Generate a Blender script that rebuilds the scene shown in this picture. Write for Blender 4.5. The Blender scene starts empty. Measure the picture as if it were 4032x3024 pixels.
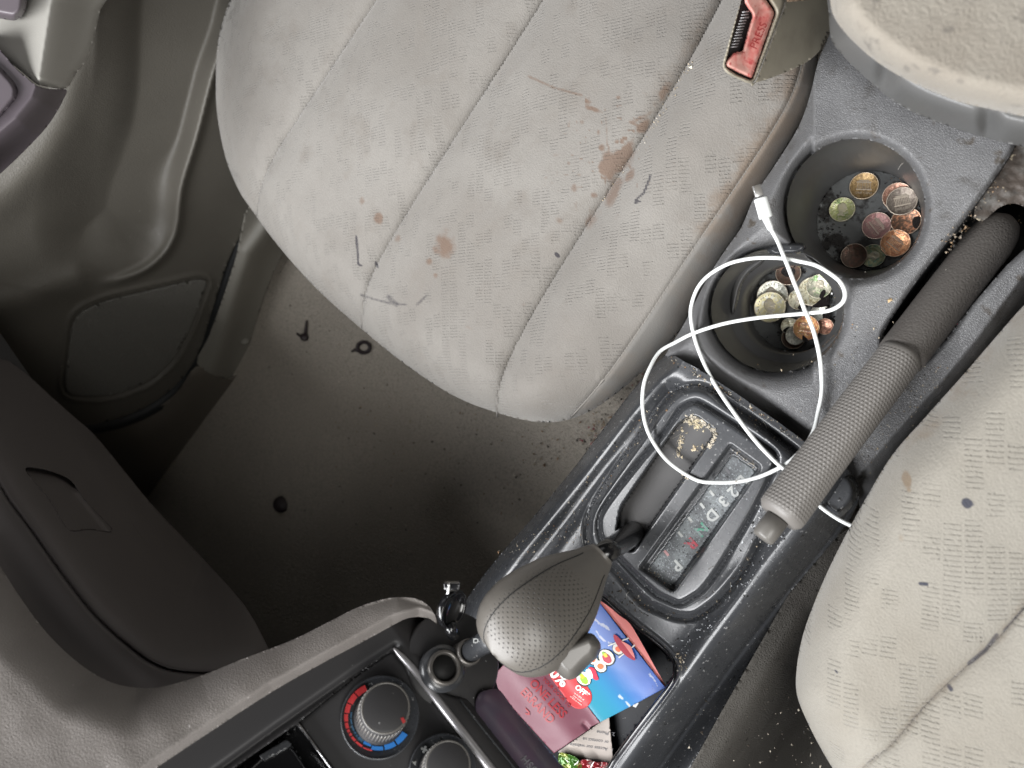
import bpy, math, random
import numpy as np
random.seed(7); rng = np.random.default_rng(7)
sc = bpy.context.scene
# ---------------------------------------------------------------- camera (phone held above the driver seat)
F, CX, CY = 2850.0, 2016.0, 1512.0
def nrm(v): v = np.array(v, float); return v/np.linalg.norm(v)
UP = nrm((-.5, 0, .866)); RE = nrm((.53, .79, .306)); RE = nrm(RE-UP*RE.dot(UP)); LA = np.cross(RE, UP)
M3 = np.stack([LA, RE, UP]); CAM = np.array((0, 0, .80))
cam = bpy.data.cameras.new('camera'); camo = bpy.data.objects.new('camera', cam); sc.collection.objects.link(camo)
mw = np.eye(4); mw[:3, :3] = M3; mw[:3, 3] = CAM
from mathutils import Matrix
camo.matrix_world = Matrix(mw.tolist())
cam.sensor_width = 36; cam.lens = 36*F/4032; cam.clip_start = .01; cam.clip_end = 50
cam.dof.use_dof = True; cam.dof.focus_distance = .50; cam.dof.aperture_fstop = 8.5
sc.camera = camo
# ---------------------------------------------------------------- light: daylight through the car's windows
w = bpy.data.worlds.new('World'); sc.world = w; w.use_nodes = True
w.node_tree.nodes['Background'].inputs[0].default_value = (.72, .71, .70, 1)
w.node_tree.nodes['Background'].inputs[1].default_value = .035
def window_light(name, loc, aim, sx, sy, power, col):
    l = bpy.data.lights.new(name, 'AREA'); l.shape = 'RECTANGLE'; l.size = sx; l.size_y = sy; l.energy = power; l.color = col
    o = bpy.data.objects.new(name, l); sc.collection.objects.link(o)
    from mathutils import Vector
    d = Vector(aim)-Vector(loc); o.location = loc; o.rotation_euler = d.to_track_quat('-Z', 'Y').to_euler()
window_light('windscreen_daylight', (-.22, -.62, 1.08), (-.15, .0, .3), 1.2, .42, 28, (.98, .985, 1))
window_light('driver_window_daylight', (.70, .10, 1.28), (-.3, -.1, .1), .8, .45, 10, (1, .985, .95))
window_light('passenger_window_daylight', (-.93, .30, 1.12), (-.25, .0, .1), .9, .42, .8, (.98, .98, 1))
sc.view_settings.view_transform = 'Standard'; sc.view_settings.look = 'None'; sc.view_settings.gamma = 1; sc.view_settings.exposure = 0
sc.cycles.max_bounces = 8
# ---------------------------------------------------------------- geometry helpers (camera frame -> world)
def rays(px, py): px = np.asarray(px, float); py = np.asarray(py, float); return np.stack([(px-CX)/F, -(py-CY)/F, -np.ones_like(px*py)], -1)
def P(px, py, t): return rays(px, py)*np.asarray(t, float)[..., None]
def W(p): return np.asarray(p) @ M3.T + CAM
def tpl(px, py, n, k): return k/(rays(px, py) @ n)
def tZ(px, py, z): return (z-.80)/(rays(px, py) @ UP)
def tX(px, py, x): return x/(rays(px, py) @ LA)
def tY(px, py, y): return y/(rays(px, py) @ RE)
def A(pts): return np.array(pts, float)
def smooth(pts, n=8, closed=True):
    p = A(pts); N = len(p); out = []
    rngi = range(N) if closed else range(N-1)
    for i in rngi:
        if closed: a, b, c, d = p[i-1], p[i], p[(i+1) % N], p[(i+2) % N]
        else: a, b, c, d = p[max(i-1, 0)], p[i], p[i+1], p[min(i+2, N-1)]
        for k in range(n):
            s = k/n
            out.append(.5*((2*b)+(-a+c)*s+(2*a-5*b+4*c-d)*s*s+(-a+3*b-3*c+d)*s**3))
    if not closed: out.append(p[-1])
    return A(out)
def rounded(pts, r, n=6):
    p = A(pts); N = len(p); out = []
    if np.isscalar(r): r = [r]*N
    for i in range(N):
        a = p[i-1]-p[i]; b = p[(i+1) % N]-p[i]
        ra = min(r[i], np.linalg.norm(a)*.49); rb = min(r[i], np.linalg.norm(b)*.49)
        a = p[i]+nrm(a)*ra; b = p[i]+nrm(b)*rb
        for k in range(n+1):
            s = k/n; out.append((1-s)**2*a+2*s*(1-s)*p[i]+s*s*b)
    return A(out)
def ell(cx, cy, rx, ry, n=64, rot=0):
    a = np.linspace(0, 2*np.pi, n, endpoint=False); c, s = math.cos(rot), math.sin(rot)
    x = rx*np.cos(a); y = ry*np.sin(a); return np.stack([cx+x*c-y*s, cy+x*s+y*c], 1)
def segdist(X, Y, pts, closed=True):
    p = A(pts); q = np.roll(p, -1, 0) if closed else p[1:]; p = p if closed else p[:-1]
    X = np.asarray(X, float); Y = np.asarray(Y, float); sh = X.shape; X = X.ravel(); Y = Y.ravel()
    best = np.full(X.shape, 1e18); nx = np.zeros_like(X); ny = np.zeros_like(X); side = np.zeros_like(X)
    for a, b in zip(p, q):
        e = b-a; L = e.dot(e)+1e-9
        s = np.clip(((X-a[0])*e[0]+(Y-a[1])*e[1])/L, 0, 1)
        cx = a[0]+s*e[0]; cy = a[1]+s*e[1]; d = (X-cx)**2+(Y-cy)**2; m = d < best
        best[m] = d[m]; nx[m] = cx[m]; ny[m] = cy[m]; side[m] = (e[0]*(Y-a[1])-e[1]*(X-a[0]))[m]
    return np.sqrt(best).reshape(sh), nx.reshape(sh), ny.reshape(sh), np.sign(side).reshape(sh)
def inside(X, Y, pts):
    p = A(pts); q = np.roll(p, -1, 0); c = np.zeros(np.shape(X), bool)
    for a, b in zip(p, q):
        m = (a[1] > Y) != (b[1] > Y)
        c ^= m & (X < (b[0]-a[0])*(Y-a[1])/(b[1]-a[1]+1e-12)+a[0])
    return c
def sdf(X, Y, pts):
    d, nx, ny, _ = segdist(X, Y, pts); return np.where(inside(X, Y, pts), d, -d)
def ld(X, Y, pts): return segdist(X, Y, pts, False)[0]
def lside(X, Y, pts): return segdist(X, Y, pts, False)[3]
def sst(a, b, x): s = np.clip((x-a)/(b-a), 0, 1); return s*s*(3-2*s)
def gs(x, w): return np.exp(-(x/w)**2)
def vnoise(X, Y, s, seed=0):
    X = np.asarray(X)/s; Y = np.asarray(Y)/s; i = np.floor(X).astype(int); j = np.floor(Y).astype(int); fx = X-i; fy = Y-j
    def h(a, b): v = np.sin(a*127.1+b*311.7+seed*74.7)*43758.5453; return v-np.floor(v)
    fx = fx*fx*(3-2*fx); fy = fy*fy*(3-2*fy)
    return (h(i, j)*(1-fx)+h(i+1, j)*fx)*(1-fy)+(h(i, j+1)*(1-fx)+h(i+1, j+1)*fx)*fy
def fnoise(X, Y, s, seed=0): return .55*vnoise(X, Y, s, seed)+.3*vnoise(X, Y, s/2.1, seed+3)+.15*vnoise(X, Y, s/4.3, seed+5)

ORG = {}
def link(o, parent=None):
    sc.collection.objects.link(o)
    if parent is not None: o.parent = parent
    return o
def thing(name, label, cat, px, py, t, group=None):
    o = bpy.data.objects.new(name, None); link(o); loc = W(P(px, py, t)); o.location = loc; ORG[o.name] = loc
    o.empty_display_size = .02; o['label'] = label; o['category'] = cat
    if group: o['group'] = group
    return o
def tag(o, label, cat=None, group=None, kind=None):
    if label: o['label'] = label
    if cat: o['category'] = cat
    if group: o['group'] = group
    if kind: o['kind'] = kind
    return o
def mesh(name, verts, faces, mat, parent=None, smooth_=True, attrs=None, uv=None, cam_space=True, mats=None):
    v = W(verts) if cam_space else np.asarray(verts, float)
    if parent is not None: org = ORG[parent.name]
    else: org = v.mean(0)
    me = bpy.data.meshes.new(name)
    v = v-org
    if isinstance(faces, np.ndarray) and faces.ndim == 2:
        nf, k = faces.shape; me.vertices.add(len(v)); me.vertices.foreach_set('co', v.astype(np.float32).ravel())
        me.loops.add(nf*k); me.loops.foreach_set('vertex_index', faces.astype(np.int32).ravel())
        me.polygons.add(nf); me.polygons.foreach_set('loop_start', np.arange(0, nf*k, k, dtype=np.int32)); me.update(calc_edges=True)
    else:
        me.from_pydata(v.tolist(), [], [list(map(int, f)) for f in faces]); me.update()
    me.polygons.foreach_set('use_smooth', np.full(len(me.polygons), smooth_))
    me.materials.append(mat)
    if attrs:
        for k, a in attrs.items():
            a = np.asarray(a, np.float32)
            if a.ndim == 1: at = me.attributes.new(k, 'FLOAT', 'POINT'); at.data.foreach_set('value', a)
            else:
                at = me.attributes.new(k, 'FLOAT_COLOR', 'POINT'); at.data.foreach_set('color', np.concatenate([a, np.ones((len(a), 1), np.float32)], 1).ravel())
    if uv is not None:
        ul = me.uv_layers.new(name='UVMap'); li = np.zeros(len(me.loops), np.int32); me.loops.foreach_get('vertex_index', li)
        ul.data.foreach_set('uv', np.asarray(uv, np.float32)[li].ravel())
    o = bpy.data.objects.new(name, me); link(o, parent)
    if parent is None: o.location = org
    ORG[o.name] = org
    return o
def relief(name, outer, tf, mat, parent=None, step=10, holes=(), skirt=.012, attrs=None, split=None, down=0):
    """sheet over an outline with its own depth profile; returns object (or dict if split)"""
    outer = A(outer); x0, y0 = outer.min(0)-step; x1, y1 = outer.max(0)+step
    xs = np.arange(x0, x1+step, step); ys = np.arange(y0, y1+step, step); X, Y = np.meshgrid(xs, ys)
    d, nx, ny, _ = segdist(X, Y, outer); d = np.where(inside(X, Y, outer), d, -d)
    for h in holes:
        dh, hx, hy, _ = segdist(X, Y, h); dh = np.where(inside(X, Y, h), -dh, dh)
        m = dh < d; d = np.where(m, dh, d); nx = np.where(m, hx, nx); ny = np.where(m, hy, ny)
    ins = d > 0; H, Wd = X.shape
    cell = ins[:-1, :-1] | ins[1:, :-1] | ins[:-1, 1:] | ins[1:, 1:]
    idx = np.arange(H*Wd).reshape(H, Wd)
    f = np.stack([idx[:-1, :-1][cell], idx[1:, :-1][cell], idx[1:, 1:][cell], idx[:-1, 1:][cell]], 1)
    out = ~ins; near = ins & (d < step*.35)
    X = np.where(out | near, nx, X); Y = np.where(out | near, ny, Y)
    used = np.unique(f); re_ = np.full(H*Wd, -1); re_[used] = np.arange(len(used)); f = re_[f]
    x = X.ravel()[used]; y = Y.ravel()[used]; dd = np.maximum(d.ravel()[used], 0); dd[(out | near).ravel()[used]] = 0
    t = tf(x, y, dd); v = P(x, y, t)
    at = {k: fn(x, y) for k, fn in (attrs or {}).items()}
    def build(nm, f, mt, par, lab=None):
        e = np.concatenate([f[:, [0, 1]], f[:, [1, 2]], f[:, [2, 3]], f[:, [3, 0]]]); es = np.sort(e, 1)
        key = es[:, 0].astype(np.int64)*(len(x)+1)+es[:, 1]; u, inv, cnt = np.unique(key, return_inverse=True, return_counts=True)
        be = e[cnt[inv] == 1]; bv = np.unique(be)
        rm = np.full(len(x), -1); us = np.unique(f); rm[us] = np.arange(len(us)); bm_ = np.full(len(x), -1); bm_[bv] = len(us)+np.arange(len(bv))
        vv = v[us]; bvv = v[bv]; sk = bvv-(UP*down*(1-sst(1850, 2000, CX-bvv[:, 0]/bvv[:, 2]*F))[:, None]-(bvv/np.linalg.norm(bvv, axis=1, keepdims=True))*(.06*sst(1850, 2000, CX-bvv[:, 0]/bvv[:, 2]*F))[:, None]) if down else bvv*(1+skirt/np.linalg.norm(bvv, axis=1, keepdims=True))
        ff = rm[f]; sf = np.stack([rm[be[:, 1]], rm[be[:, 0]], bm_[be[:, 0]], bm_[be[:, 1]]], 1)
        aa = {k: np.concatenate([a[us], a[bv]]) for k, a in at.items()}
        return mesh(nm, np.concatenate([vv, sk]), np.concatenate([ff, sf]), mt, par, attrs=aa)
    if split is None: return build(name, f, mat, parent)
    fc = split(x[f].mean(1), y[f].mean(1)); r = {}
    for k, (nm, mt) in name.items():
        if (fc == k).any(): r[k] = build(nm, f[fc == k], mt, parent)
    return r
def outward(v, F_):
    c = v.mean(0); vol = 0
    for f in F_:
        a = v[f[0]]-c
        for i in range(1, len(f)-1): vol += a.dot(np.cross(v[f[i]]-c, v[f[i+1]]-c))
    return F_ if vol > 0 else [tuple(f)[::-1] for f in F_]
def loft(name, rings, mat, parent=None, cap0=False, cap1=False, uv=False, **kw):
    R = [A(r) for r in rings]; n = len(R[0]); v = np.concatenate(R); m = len(R); F_ = []
    for i in range(m-1):
        for j in range(n):
            k = (j+1) % n; F_.append((i*n+j, i*n+k, (i+1)*n+k, (i+1)*n+j))
    if cap0: F_.append(tuple(range(n))[::-1])
    if cap1: F_.append(tuple((m-1)*n+j for j in range(n)))
    if cap0 and cap1: F_ = outward(v, F_)
    return mesh(name, v, F_, mat, parent, **kw)
def along(a, b, n): return [a+(b-a)*s for s in np.linspace(0, 1, n)]
def frames(path):
    p = A(path); T = np.gradient(p, axis=0); T /= np.linalg.norm(T, axis=1, keepdims=True)
    n = np.cross(T[0], (0, 0, 1.)); n = n if np.linalg.norm(n) > 1e-3 else np.cross(T[0], (0, 1., 0)); n = nrm(n); N = []
    for t in T: n = nrm(n-t*n.dot(t)); N.append(n)
    N = A(N); return p, T, N, np.cross(T, N)
def tube(name, path, rad, mat, parent=None, n=12, sx=1, caps=True, **kw):
    p, T, N, B = frames(path); rad = np.full(len(p), rad) if np.isscalar(rad) else A(rad)
    a = np.linspace(0, 2*np.pi, n, endpoint=False)
    rings = [p[i]+rad[i]*(np.cos(a)[:, None]*N[i]*sx+np.sin(a)[:, None]*B[i]) for i in range(len(p))]
    return loft(name, rings, mat, parent, cap0=caps, cap1=caps, **kw)
def disc(c, n, prof, name, mat, parent=None, seg=40, cap=True, ref=(1, 0, 0), **kw):
    """lathe about axis n from centre c: prof = [(radius, height)...]"""
    n = nrm(n); a = nrm(np.cross(n, np.cross(ref, n))); b = np.cross(n, a); th = np.linspace(0, 2*np.pi, seg, endpoint=False)
    rings = [c+r*(np.cos(th)[:, None]*a+np.sin(th)[:, None]*b)+h*n for r, h in prof]
    return loft(name, rings, mat, parent, cap0=cap, cap1=cap, **kw)
def prism(name, poly, tf, thick, mat, parent=None, eps=.0003, smooth_=False):
    """thin plate laid on a surface: outline draped at depth tf minus eps, thickness towards the surface"""
    p = A(poly); n = len(p); t = tf(p[:, 0], p[:, 1])
    top = P(p[:, 0], p[:, 1], t-eps-thick); bot = P(p[:, 0], p[:, 1], t-eps)
    F_ = [tuple(range(n))]+[(i, n+i, n+(i+1) % n, (i+1) % n) for i in range(n)]
    return mesh(name, np.concatenate([top, bot]), F_, mat, parent, smooth_=smooth_)
_tc = {}
def text(string, cx, cy, ex, size, tf, mat, parent, name='lettering', eps=.0004, bold=0, align='CENTER', spacing=1, squash=1, sub=True):
    c = bpy.data.curves.new('tmp', 'FONT'); c.body = string; c.size = 1; c.align_x = align; c.align_y = 'CENTER'; c.offset = bold; c.resolution_u = 3; c.space_character = spacing
    o = bpy.data.objects.new('tmp', c); sc.collection.objects.link(o); me = o.to_mesh()
    v = A([q.co[:2] for q in me.vertices]); F_ = [tuple(f.vertices) for f in me.polygons]; o.to_mesh_clear(); bpy.data.objects.remove(o)
    ex = nrm(ex); ey = A((ex[1], -ex[0]))          # px space (y down): up = rotate
    px = cx+size*(v[:, 0]*ex[0]*squash+v[:, 1]*ey[0]); py = cy+size*(v[:, 0]*ex[1]*squash+v[:, 1]*ey[1])
    return mesh(name, P(px, py, tf(px, py)-eps), F_, mat, parent, smooth_=False)
def box(name, c, ax, half, mat, parent=None, bev=.15):
    """rounded-edge box from centre, 3 axes, half sizes"""
    import bmesh
    ax = [nrm(a) for a in ax]; bm = bmesh.new(); bmesh.ops.create_cube(bm, size=2)
    for v in bm.verts: v.co = (v.co[0]*half[0], v.co[1]*half[1], v.co[2]*half[2])
    bmesh.ops.bevel(bm, geom=bm.edges[:], offset=min(half)*bev*2, segments=3, affect='EDGES', profile=.5)
    vs = A([v.co[:] for v in bm.verts]); F_ = [[v.index for v in f.verts] for f in bm.faces]; bm.free()
    return mesh(name, c+vs[:, :1]*ax[0]+vs[:, 1:2]*ax[1]+vs[:, 2:]*ax[2], F_, mat, parent)

# ---------------------------------------------------------------- materials
def M_(name, col, rough=.5, metal=0, spec=.5, bumps=(), var=None, stain=None, sheen=0, speck=None, coat=0, vcol=None, fabric=None, dots=None, roughvar=0):
    m = bpy.data.materials.new(name); m.use_nodes = True; nt = m.node_tree; N = nt.nodes; L = nt.links; b = N['Principled BSDF']
    b.inputs['Roughness'].default_value = rough; b.inputs['Metallic'].default_value = metal; b.inputs['Specular IOR Level'].default_value = spec
    b.inputs['Coat Weight'].default_value = coat; b.inputs['Coat Roughness'].default_value = .15
    tc = N.new('ShaderNodeTexCoord')
    def noise(scale, detail=4, rough_=.6):
        n = N.new('ShaderNodeTexNoise'); n.inputs['Scale'].default_value = scale; n.inputs['Detail'].default_value = detail; n.inputs['Roughness'].default_value = rough_
        L.new(tc.outputs['Object'], n.inputs['Vector']); return n.outputs['Fac']
    def ramp(f, a, c): r = N.new('ShaderNodeMapRange'); r.interpolation_type = 'SMOOTHSTEP'; r.inputs[1].default_value = a; r.inputs[2].default_value = c; L.new(f, r.inputs[0]); return r.outputs[0]
    def mth(op, a, b_=None):
        n = N.new('ShaderNodeMath'); n.operation = op
        for i, s in enumerate((a, b_)):
            if s is None: continue
            if isinstance(s, (int, float)): n.inputs[i].default_value = s
            else: L.new(s, n.inputs[i])
        return n.outputs[0]
    def mixc(f, a, c):
        x = N.new('ShaderNodeMix'); x.data_type = 'RGBA'
        if isinstance(f, (int, float)): x.inputs[0].default_value = f
        else: L.new(f, x.inputs[0])
        for i, s in ((6, a), (7, c)):
            if isinstance(s, tuple): x.inputs[i].default_value = (*s, 1)
            else: L.new(s, x.inputs[i])
        return x.outputs[2]
    cur = tuple(col)
    if vcol:
        a = N.new('ShaderNodeAttribute'); a.attribute_name = vcol; cur = a.outputs['Color']
    if var:
        for sc_, lo, hi, c2 in var: cur = mixc(ramp(noise(sc_), lo, hi), cur, tuple(c2))
    hts = []
    if fabric:
        sep = N.new('ShaderNodeSeparateXYZ'); vr = N.new('ShaderNodeVectorRotate'); vr.rotation_type = 'Z_AXIS'; vr.inputs['Angle'].default_value = math.radians(-fabric[0])
        wn = N.new('ShaderNodeTexNoise'); wn.inputs['Scale'].default_value = 9; L.new(tc.outputs['Object'], wn.inputs['Vector'])
        va = N.new('ShaderNodeVectorMath'); va.operation = 'SCALE'; va.inputs['Scale'].default_value = .012; L.new(wn.outputs['Color'], va.inputs[0])
        vb = N.new('ShaderNodeVectorMath'); L.new(tc.outputs['Object'], vb.inputs[0]); L.new(va.outputs[0], vb.inputs[1])
        L.new(vb.outputs[0], vr.inputs['Vector']); L.new(vr.outputs[0], sep.inputs[0])
        cw, ch, pitch = .0085, .0120, .0024
        u = mth('DIVIDE', sep.outputs[0], cw); fu = mth('FLOOR', u)
        wo = N.new('ShaderNodeTexWhiteNoise'); wo.noise_dimensions = '1D'; L.new(fu, wo.inputs['W'])
        v = mth('ADD', mth('DIVIDE', sep.outputs[1], ch), wo.outputs['Value']); fv = mth('FLOOR', v)
        cb = N.new('ShaderNodeCombineXYZ'); L.new(fu, cb.inputs[0]); L.new(fv, cb.inputs[1])
        w2 = N.new('ShaderNodeTexWhiteNoise'); w2.noise_dimensions = '2D'; L.new(cb.outputs[0], w2.inputs['Vector'])
        on = mth('GREATER_THAN', w2.outputs['Value'], .52)
        edge = mth('GREATER_THAN', mth('FRACT', u), .16)
        sn = ramp(mth('SINE', mth('MULTIPLY', sep.outputs[1], 2*math.pi/pitch)), .1, .8)
        pat = mth('MULTIPLY', mth('MULTIPLY', on, edge), sn)
        pat = mth('MULTIPLY', mth('MULTIPLY', pat, ramp(noise(45, 2), .34, .56)), ramp(noise(420, 2), .3, .55))
        cur = mixc(mth('MULTIPLY', pat, fabric[1]), cur, tuple(c*.62 for c in col))
        fuzz = noise(900, 2); cur = mixc(mth('MULTIPLY', ramp(fuzz, .35, .7), .22), cur, tuple(c*.6 for c in col))
        hts.append((mth('MULTIPLY', pat, -1.), .7, .0009)); hts.append((fuzz, .6, .0008)); hts.append((noise(38, 3), .18, .004))
    if stain:
        for an, c, lo, hi, k in stain:
            a = N.new('ShaderNodeAttribute'); a.attribute_name = an
            f = mth('ADD', a.outputs['Fac'], mth('MULTIPLY', mth('SUBTRACT', noise(260, 3), .5), .5))
            cur = mixc(mth('MULTIPLY', ramp(f, lo, hi), k), cur, tuple(c))
    if speck:
        for sc_, lo, hi, c in speck:
            cur = mixc(ramp(noise(sc_, 2), lo, hi), cur, tuple(c))
    if isinstance(cur, tuple): b.inputs['Base Color'].default_value = (*cur, 1)
    else: L.new(cur, b.inputs['Base Color'])
    if sheen: b.inputs['Sheen Weight'].default_value = sheen; b.inputs['Sheen Roughness'].default_value = .45; b.inputs['Sheen Tint'].default_value = (.95, .93, .9, 1)
    if roughvar:
        L.new(mth('ADD', mth('MULTIPLY', noise(70, 5), roughvar*2), rough-roughvar), b.inputs['Roughness'])
    for k, s, st, ds in bumps:
        if k == 'noise': hts.append((noise(s, 3), st, ds))
        elif k == 'leather':
            vn = N.new('ShaderNodeTexVoronoi'); vn.feature = 'DISTANCE_TO_EDGE'; vn.inputs['Scale'].default_value = s
            wv = N.new('ShaderNodeTexNoise'); wv.inputs['Scale'].default_value = s*.35; L.new(tc.outputs['Object'], wv.inputs['Vector'])
            sv = N.new('ShaderNodeVectorMath'); sv.operation = 'SCALE'; sv.inputs['Scale'].default_value = 2.2/s; L.new(wv.outputs['Color'], sv.inputs[0])
            av = N.new('ShaderNodeVectorMath'); L.new(tc.outputs['Object'], av.inputs[0]); L.new(sv.outputs[0], av.inputs[1]); L.new(av.outputs[0], vn.inputs['Vector'])
            hts.append((ramp(vn.outputs['Distance'], 0, .3), st, ds))
        elif k == 'ribs':
            wv = N.new('ShaderNodeTexWave'); wv.inputs['Scale'].default_value = s; L.new(tc.outputs['Object'], wv.inputs['Vector']); hts.append((wv.outputs['Fac'], st, ds))
    if dots:   # (cols, rows, radius, strength, distance, darken) staggered dot grid in UV
        cols, rows, rad, st, ds, dk = dots
        uvn = N.new('ShaderNodeUVMap'); sp = N.new('ShaderNodeSeparateXYZ'); L.new(uvn.outputs[0], sp.inputs[0])
        v = mth('MULTIPLY', sp.outputs[1], rows); par = mth('MULTIPLY', mth('MODULO', mth('FLOOR', v), 2), .5)
        u = mth('ADD', mth('MULTIPLY', sp.outputs[0], cols), par)
        du = mth('SUBTRACT', mth('FRACT', u), .5); dv = mth('SUBTRACT', mth('FRACT', v), .5)
        r = mth('SQRT', mth('ADD', mth('MULTIPLY', du, du), mth('MULTIPLY', dv, dv)))
        dm = mth('SUBTRACT', 1., ramp(r, rad*.5, rad))
        a = N.new('ShaderNodeAttribute'); a.attribute_name = 'dotmask'; dm = mth('MULTIPLY', dm, a.outputs['Fac'])
        hts.append((dm, st, ds))
        if dk: 
            prev = b.inputs['Base Color'].links[0].from_socket if b.inputs['Base Color'].links else tuple(b.inputs['Base Color'].default_value[:3])
            L.new(mixc(mth('MULTIPLY', dm, dk), prev, (.012, .012, .012)), b.inputs['Base Color'])
    prevn = None
    for h, st, ds in hts:
        bn = N.new('ShaderNodeBump'); bn.inputs['Strength'].default_value = abs(st); bn.inputs['Distance'].default_value = ds; bn.invert = st < 0
        L.new(h, bn.inputs['Height'])
        if prevn: L.new(prevn, bn.inputs['Normal'])
        prevn = bn.outputs[0]
    if prevn: L.new(prevn, b.inputs['Normal'])
    return m
DUST = (.30, .27, .23)
SEATC = (.255, .241, .222)
m_fab = M_('velour_passenger', SEATC, .95, sheen=.35, fabric=(38, .09), var=[(7, .35, .7, (.210, .195, .177)), (34, .5, .8, (.21, .192, .172))], spec=.15,
           stain=[('stain', (.15, .095, .066), .15, .75, .75), ('ink', (.035, .033, .042), .2, .7, .85), ('grime', (.15, .105, .07), .3, 1.0, .65)])
m_fabd = M_('velour_driver', (.245, .230, .200), .95, sheen=.3, fabric=(38, .10), var=[(11, .4, .75, (.215, .198, .168))], spec=.15,
            stain=[('stain', (.16, .11, .065), .2, .75, .7), ('ink', (.03, .033, .05), .3, .7, .9), ('grime', (.17, .125, .08), .25, .9, .75)])
m_side = M_('seat_side_cloth', (.19, .182, .17), .95, sheen=.3, spec=.15, bumps=[('noise', 900, .4, .0006)], stain=[('grime', (.17, .12, .08), .4, 1.0, .5)], var=[(25, .4, .7, (.20, .175, .15))])
m_seam = M_('seam_thread', (.24, .225, .205), .9, bumps=[('noise', 1500, .5, .0004)])
m_arm = M_('armrest_cloth', (.28, .257, .22), .95, sheen=.3, spec=.15, bumps=[('noise', 700, .7, .0009), ('noise', 90, .4, .002)], var=[(25, .42, .68, (.25, .225, .19)), (90, .57, .70, (.17, .155, .135))])
m_leather = M_('grained_console_plastic', (.125, .125, .128), .38, bumps=[('leather', 950, .5, .0004), ('noise', 1700, .1, .0002)], var=[(30, .45, .75, (.155, .156, .158)), (55, .56, .75, (.08, .077, .075))], speck=[(260, .73, .77, (.22, .21, .19)), (90, .64, .76, (.07, .06, .05))], roughvar=.12)
m_blk = M_('satin_black_plastic', (.042, .044, .048), .27, coat=.25, bumps=[('noise', 1800, .25, .0002)], var=[(45, .5, .8, (.062, .064, .068))], speck=[(420, .67, .71, (.25, .25, .25)), (180, .68, .73, (.012, .012, .012))], roughvar=.1)
m_blk2 = M_('dusty_black_plastic', (.04, .042, .046), .5, bumps=[('noise', 1500, .3, .0003)], var=[(60, .45, .75, (.10, .105, .11))], speck=[(500, .60, .68, (.30, .31, .32)), (260, .62, .70, (.012, .012, .012))])
m_dash = M_('charcoal_dash_plastic', (.030, .029, .030), .5, bumps=[('noise', 1600, .2, .0002)], speck=[(300, .74, .77, (.3, .3, .3))])
m_pad = M_('grained_dash_pad', (.195, .178, .165), .55, bumps=[('leather', 850, .35, .0003)], var=[(12, .4, .8, (.16, .142, .130))], speck=[(160, .73, .77, (.4, .38, .36))])
m_lip = M_('dash_lower_plastic', (.08, .071, .069), .6, bumps=[('noise', 1500, .2, .0003)])
m_glove = M_('glove_box_plastic', (.080, .070, .068), .5, bumps=[('noise', 1200, .2, .0003)])
m_door = M_('door_panel_plastic', (.105, .097, .082), .5, bumps=[('leather', 480, .3, .0005)], var=[(9, .4, .8, (.09, .083, .07))], speck=[(220, .74, .78, (.24, .22, .19))])
m_armd = M_('door_armrest_plastic', (.36, .35, .32), .5, bumps=[('leather', 500, .2, .0003)])
m_switch = M_('switch_panel_plastic', (.10, .085, .095), .4, bumps=[('noise', 1500, .2, .0002)])
m_grille = M_('speaker_mesh', (.15, .145, .13), .45, bumps=[('leather', 380, .6, .0010)])
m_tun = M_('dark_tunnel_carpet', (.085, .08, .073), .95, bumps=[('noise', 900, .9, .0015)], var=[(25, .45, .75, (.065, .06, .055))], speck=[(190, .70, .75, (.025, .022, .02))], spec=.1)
m_rub = M_('black_rubber_seal', (.012, .013, .014), .6)
m_sill = M_('sill_plastic', (.19, .18, .155), .5, bumps=[('noise', 900, .15, .0003)])
m_kick = M_('kick_panel_plastic', (.12, .105, .086), .7)
m_carpet = M_('dark_carpet', (.54, .49, .425), .95, bumps=[('noise', 520, 1.0, .003)], var=[(3, .4, .8, (.44, .395, .34)), (120, .5, .8, (.42, .38, .325)), (480, .42, .66, (.38, .345, .295))], speck=[(190, .73, .77, (.42, .38, .30)), (150, .72, .77, (.06, .05, .045))], spec=.1)
m_gloss = M_('gloss_black', (.008, .008, .009), .12, coat=.5)
m_shaft = M_('gloss_shaft_sleeve', (.012, .012, .013), .18, coat=.6, bumps=[('noise', 260, .35, .001)])
m_dark = M_('deep_black', (.008, .008, .008), .7)
m_tray = M_('tray_gloss_black', (.007, .008, .012), .5, spec=.3, speck=[(300, .72, .76, (.2, .2, .2))])
m_knob = M_('grey_knob_leather', (.125, .115, .102), .38, coat=.06, bumps=[('noise', 1500, .35, .0003)], dots=(44, 42, .20, -.9, .0008, .75))
m_knobs = M_('grey_knob_plastic', (.13, .125, .115), .45, bumps=[('noise', 1400, .4, .0003)])
m_btn = M_('grey_button_plastic', (.125, .118, .108), .35, bumps=[('noise', 1500, .2, .0002)])
m_grip = M_('grey_rubber_grip', (.16, .15, .14), .45, bumps=[('noise', 1400, .15, .0002)], dots=(32, 56, .42, .7, .0006, 0))
m_lever = M_('lever_sleeve', (.075, .068, .062), .6, bumps=[('leather', 500, .35, .0004)], var=[(60, .5, .8, (.07, .06, .055))], speck=[(300, .74, .77, (.3, .28, .25))])
m_white = M_('white_cable_plastic', (.80, .82, .81), .35, bumps=[('noise', 300, .05, .0003)], speck=[(140, .75, .80, (.45, .42, .38))])
m_steel = M_('steel', (.55, .55, .55), .3, 1)
m_ring = M_('socket_ring', (.16, .15, .14), .35, .6)
m_strip = M_('satin_metal_strip', (.42, .41, .42), .33, .6, bumps=[('noise', 900, .1, .0002)])
m_olive = M_('buckle_plastic', (.35, .318, .25), .45, bumps=[('noise', 1500, .1, .0002)], var=[(30, .45, .8, (.25, .225, .175))], stain=None)
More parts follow.
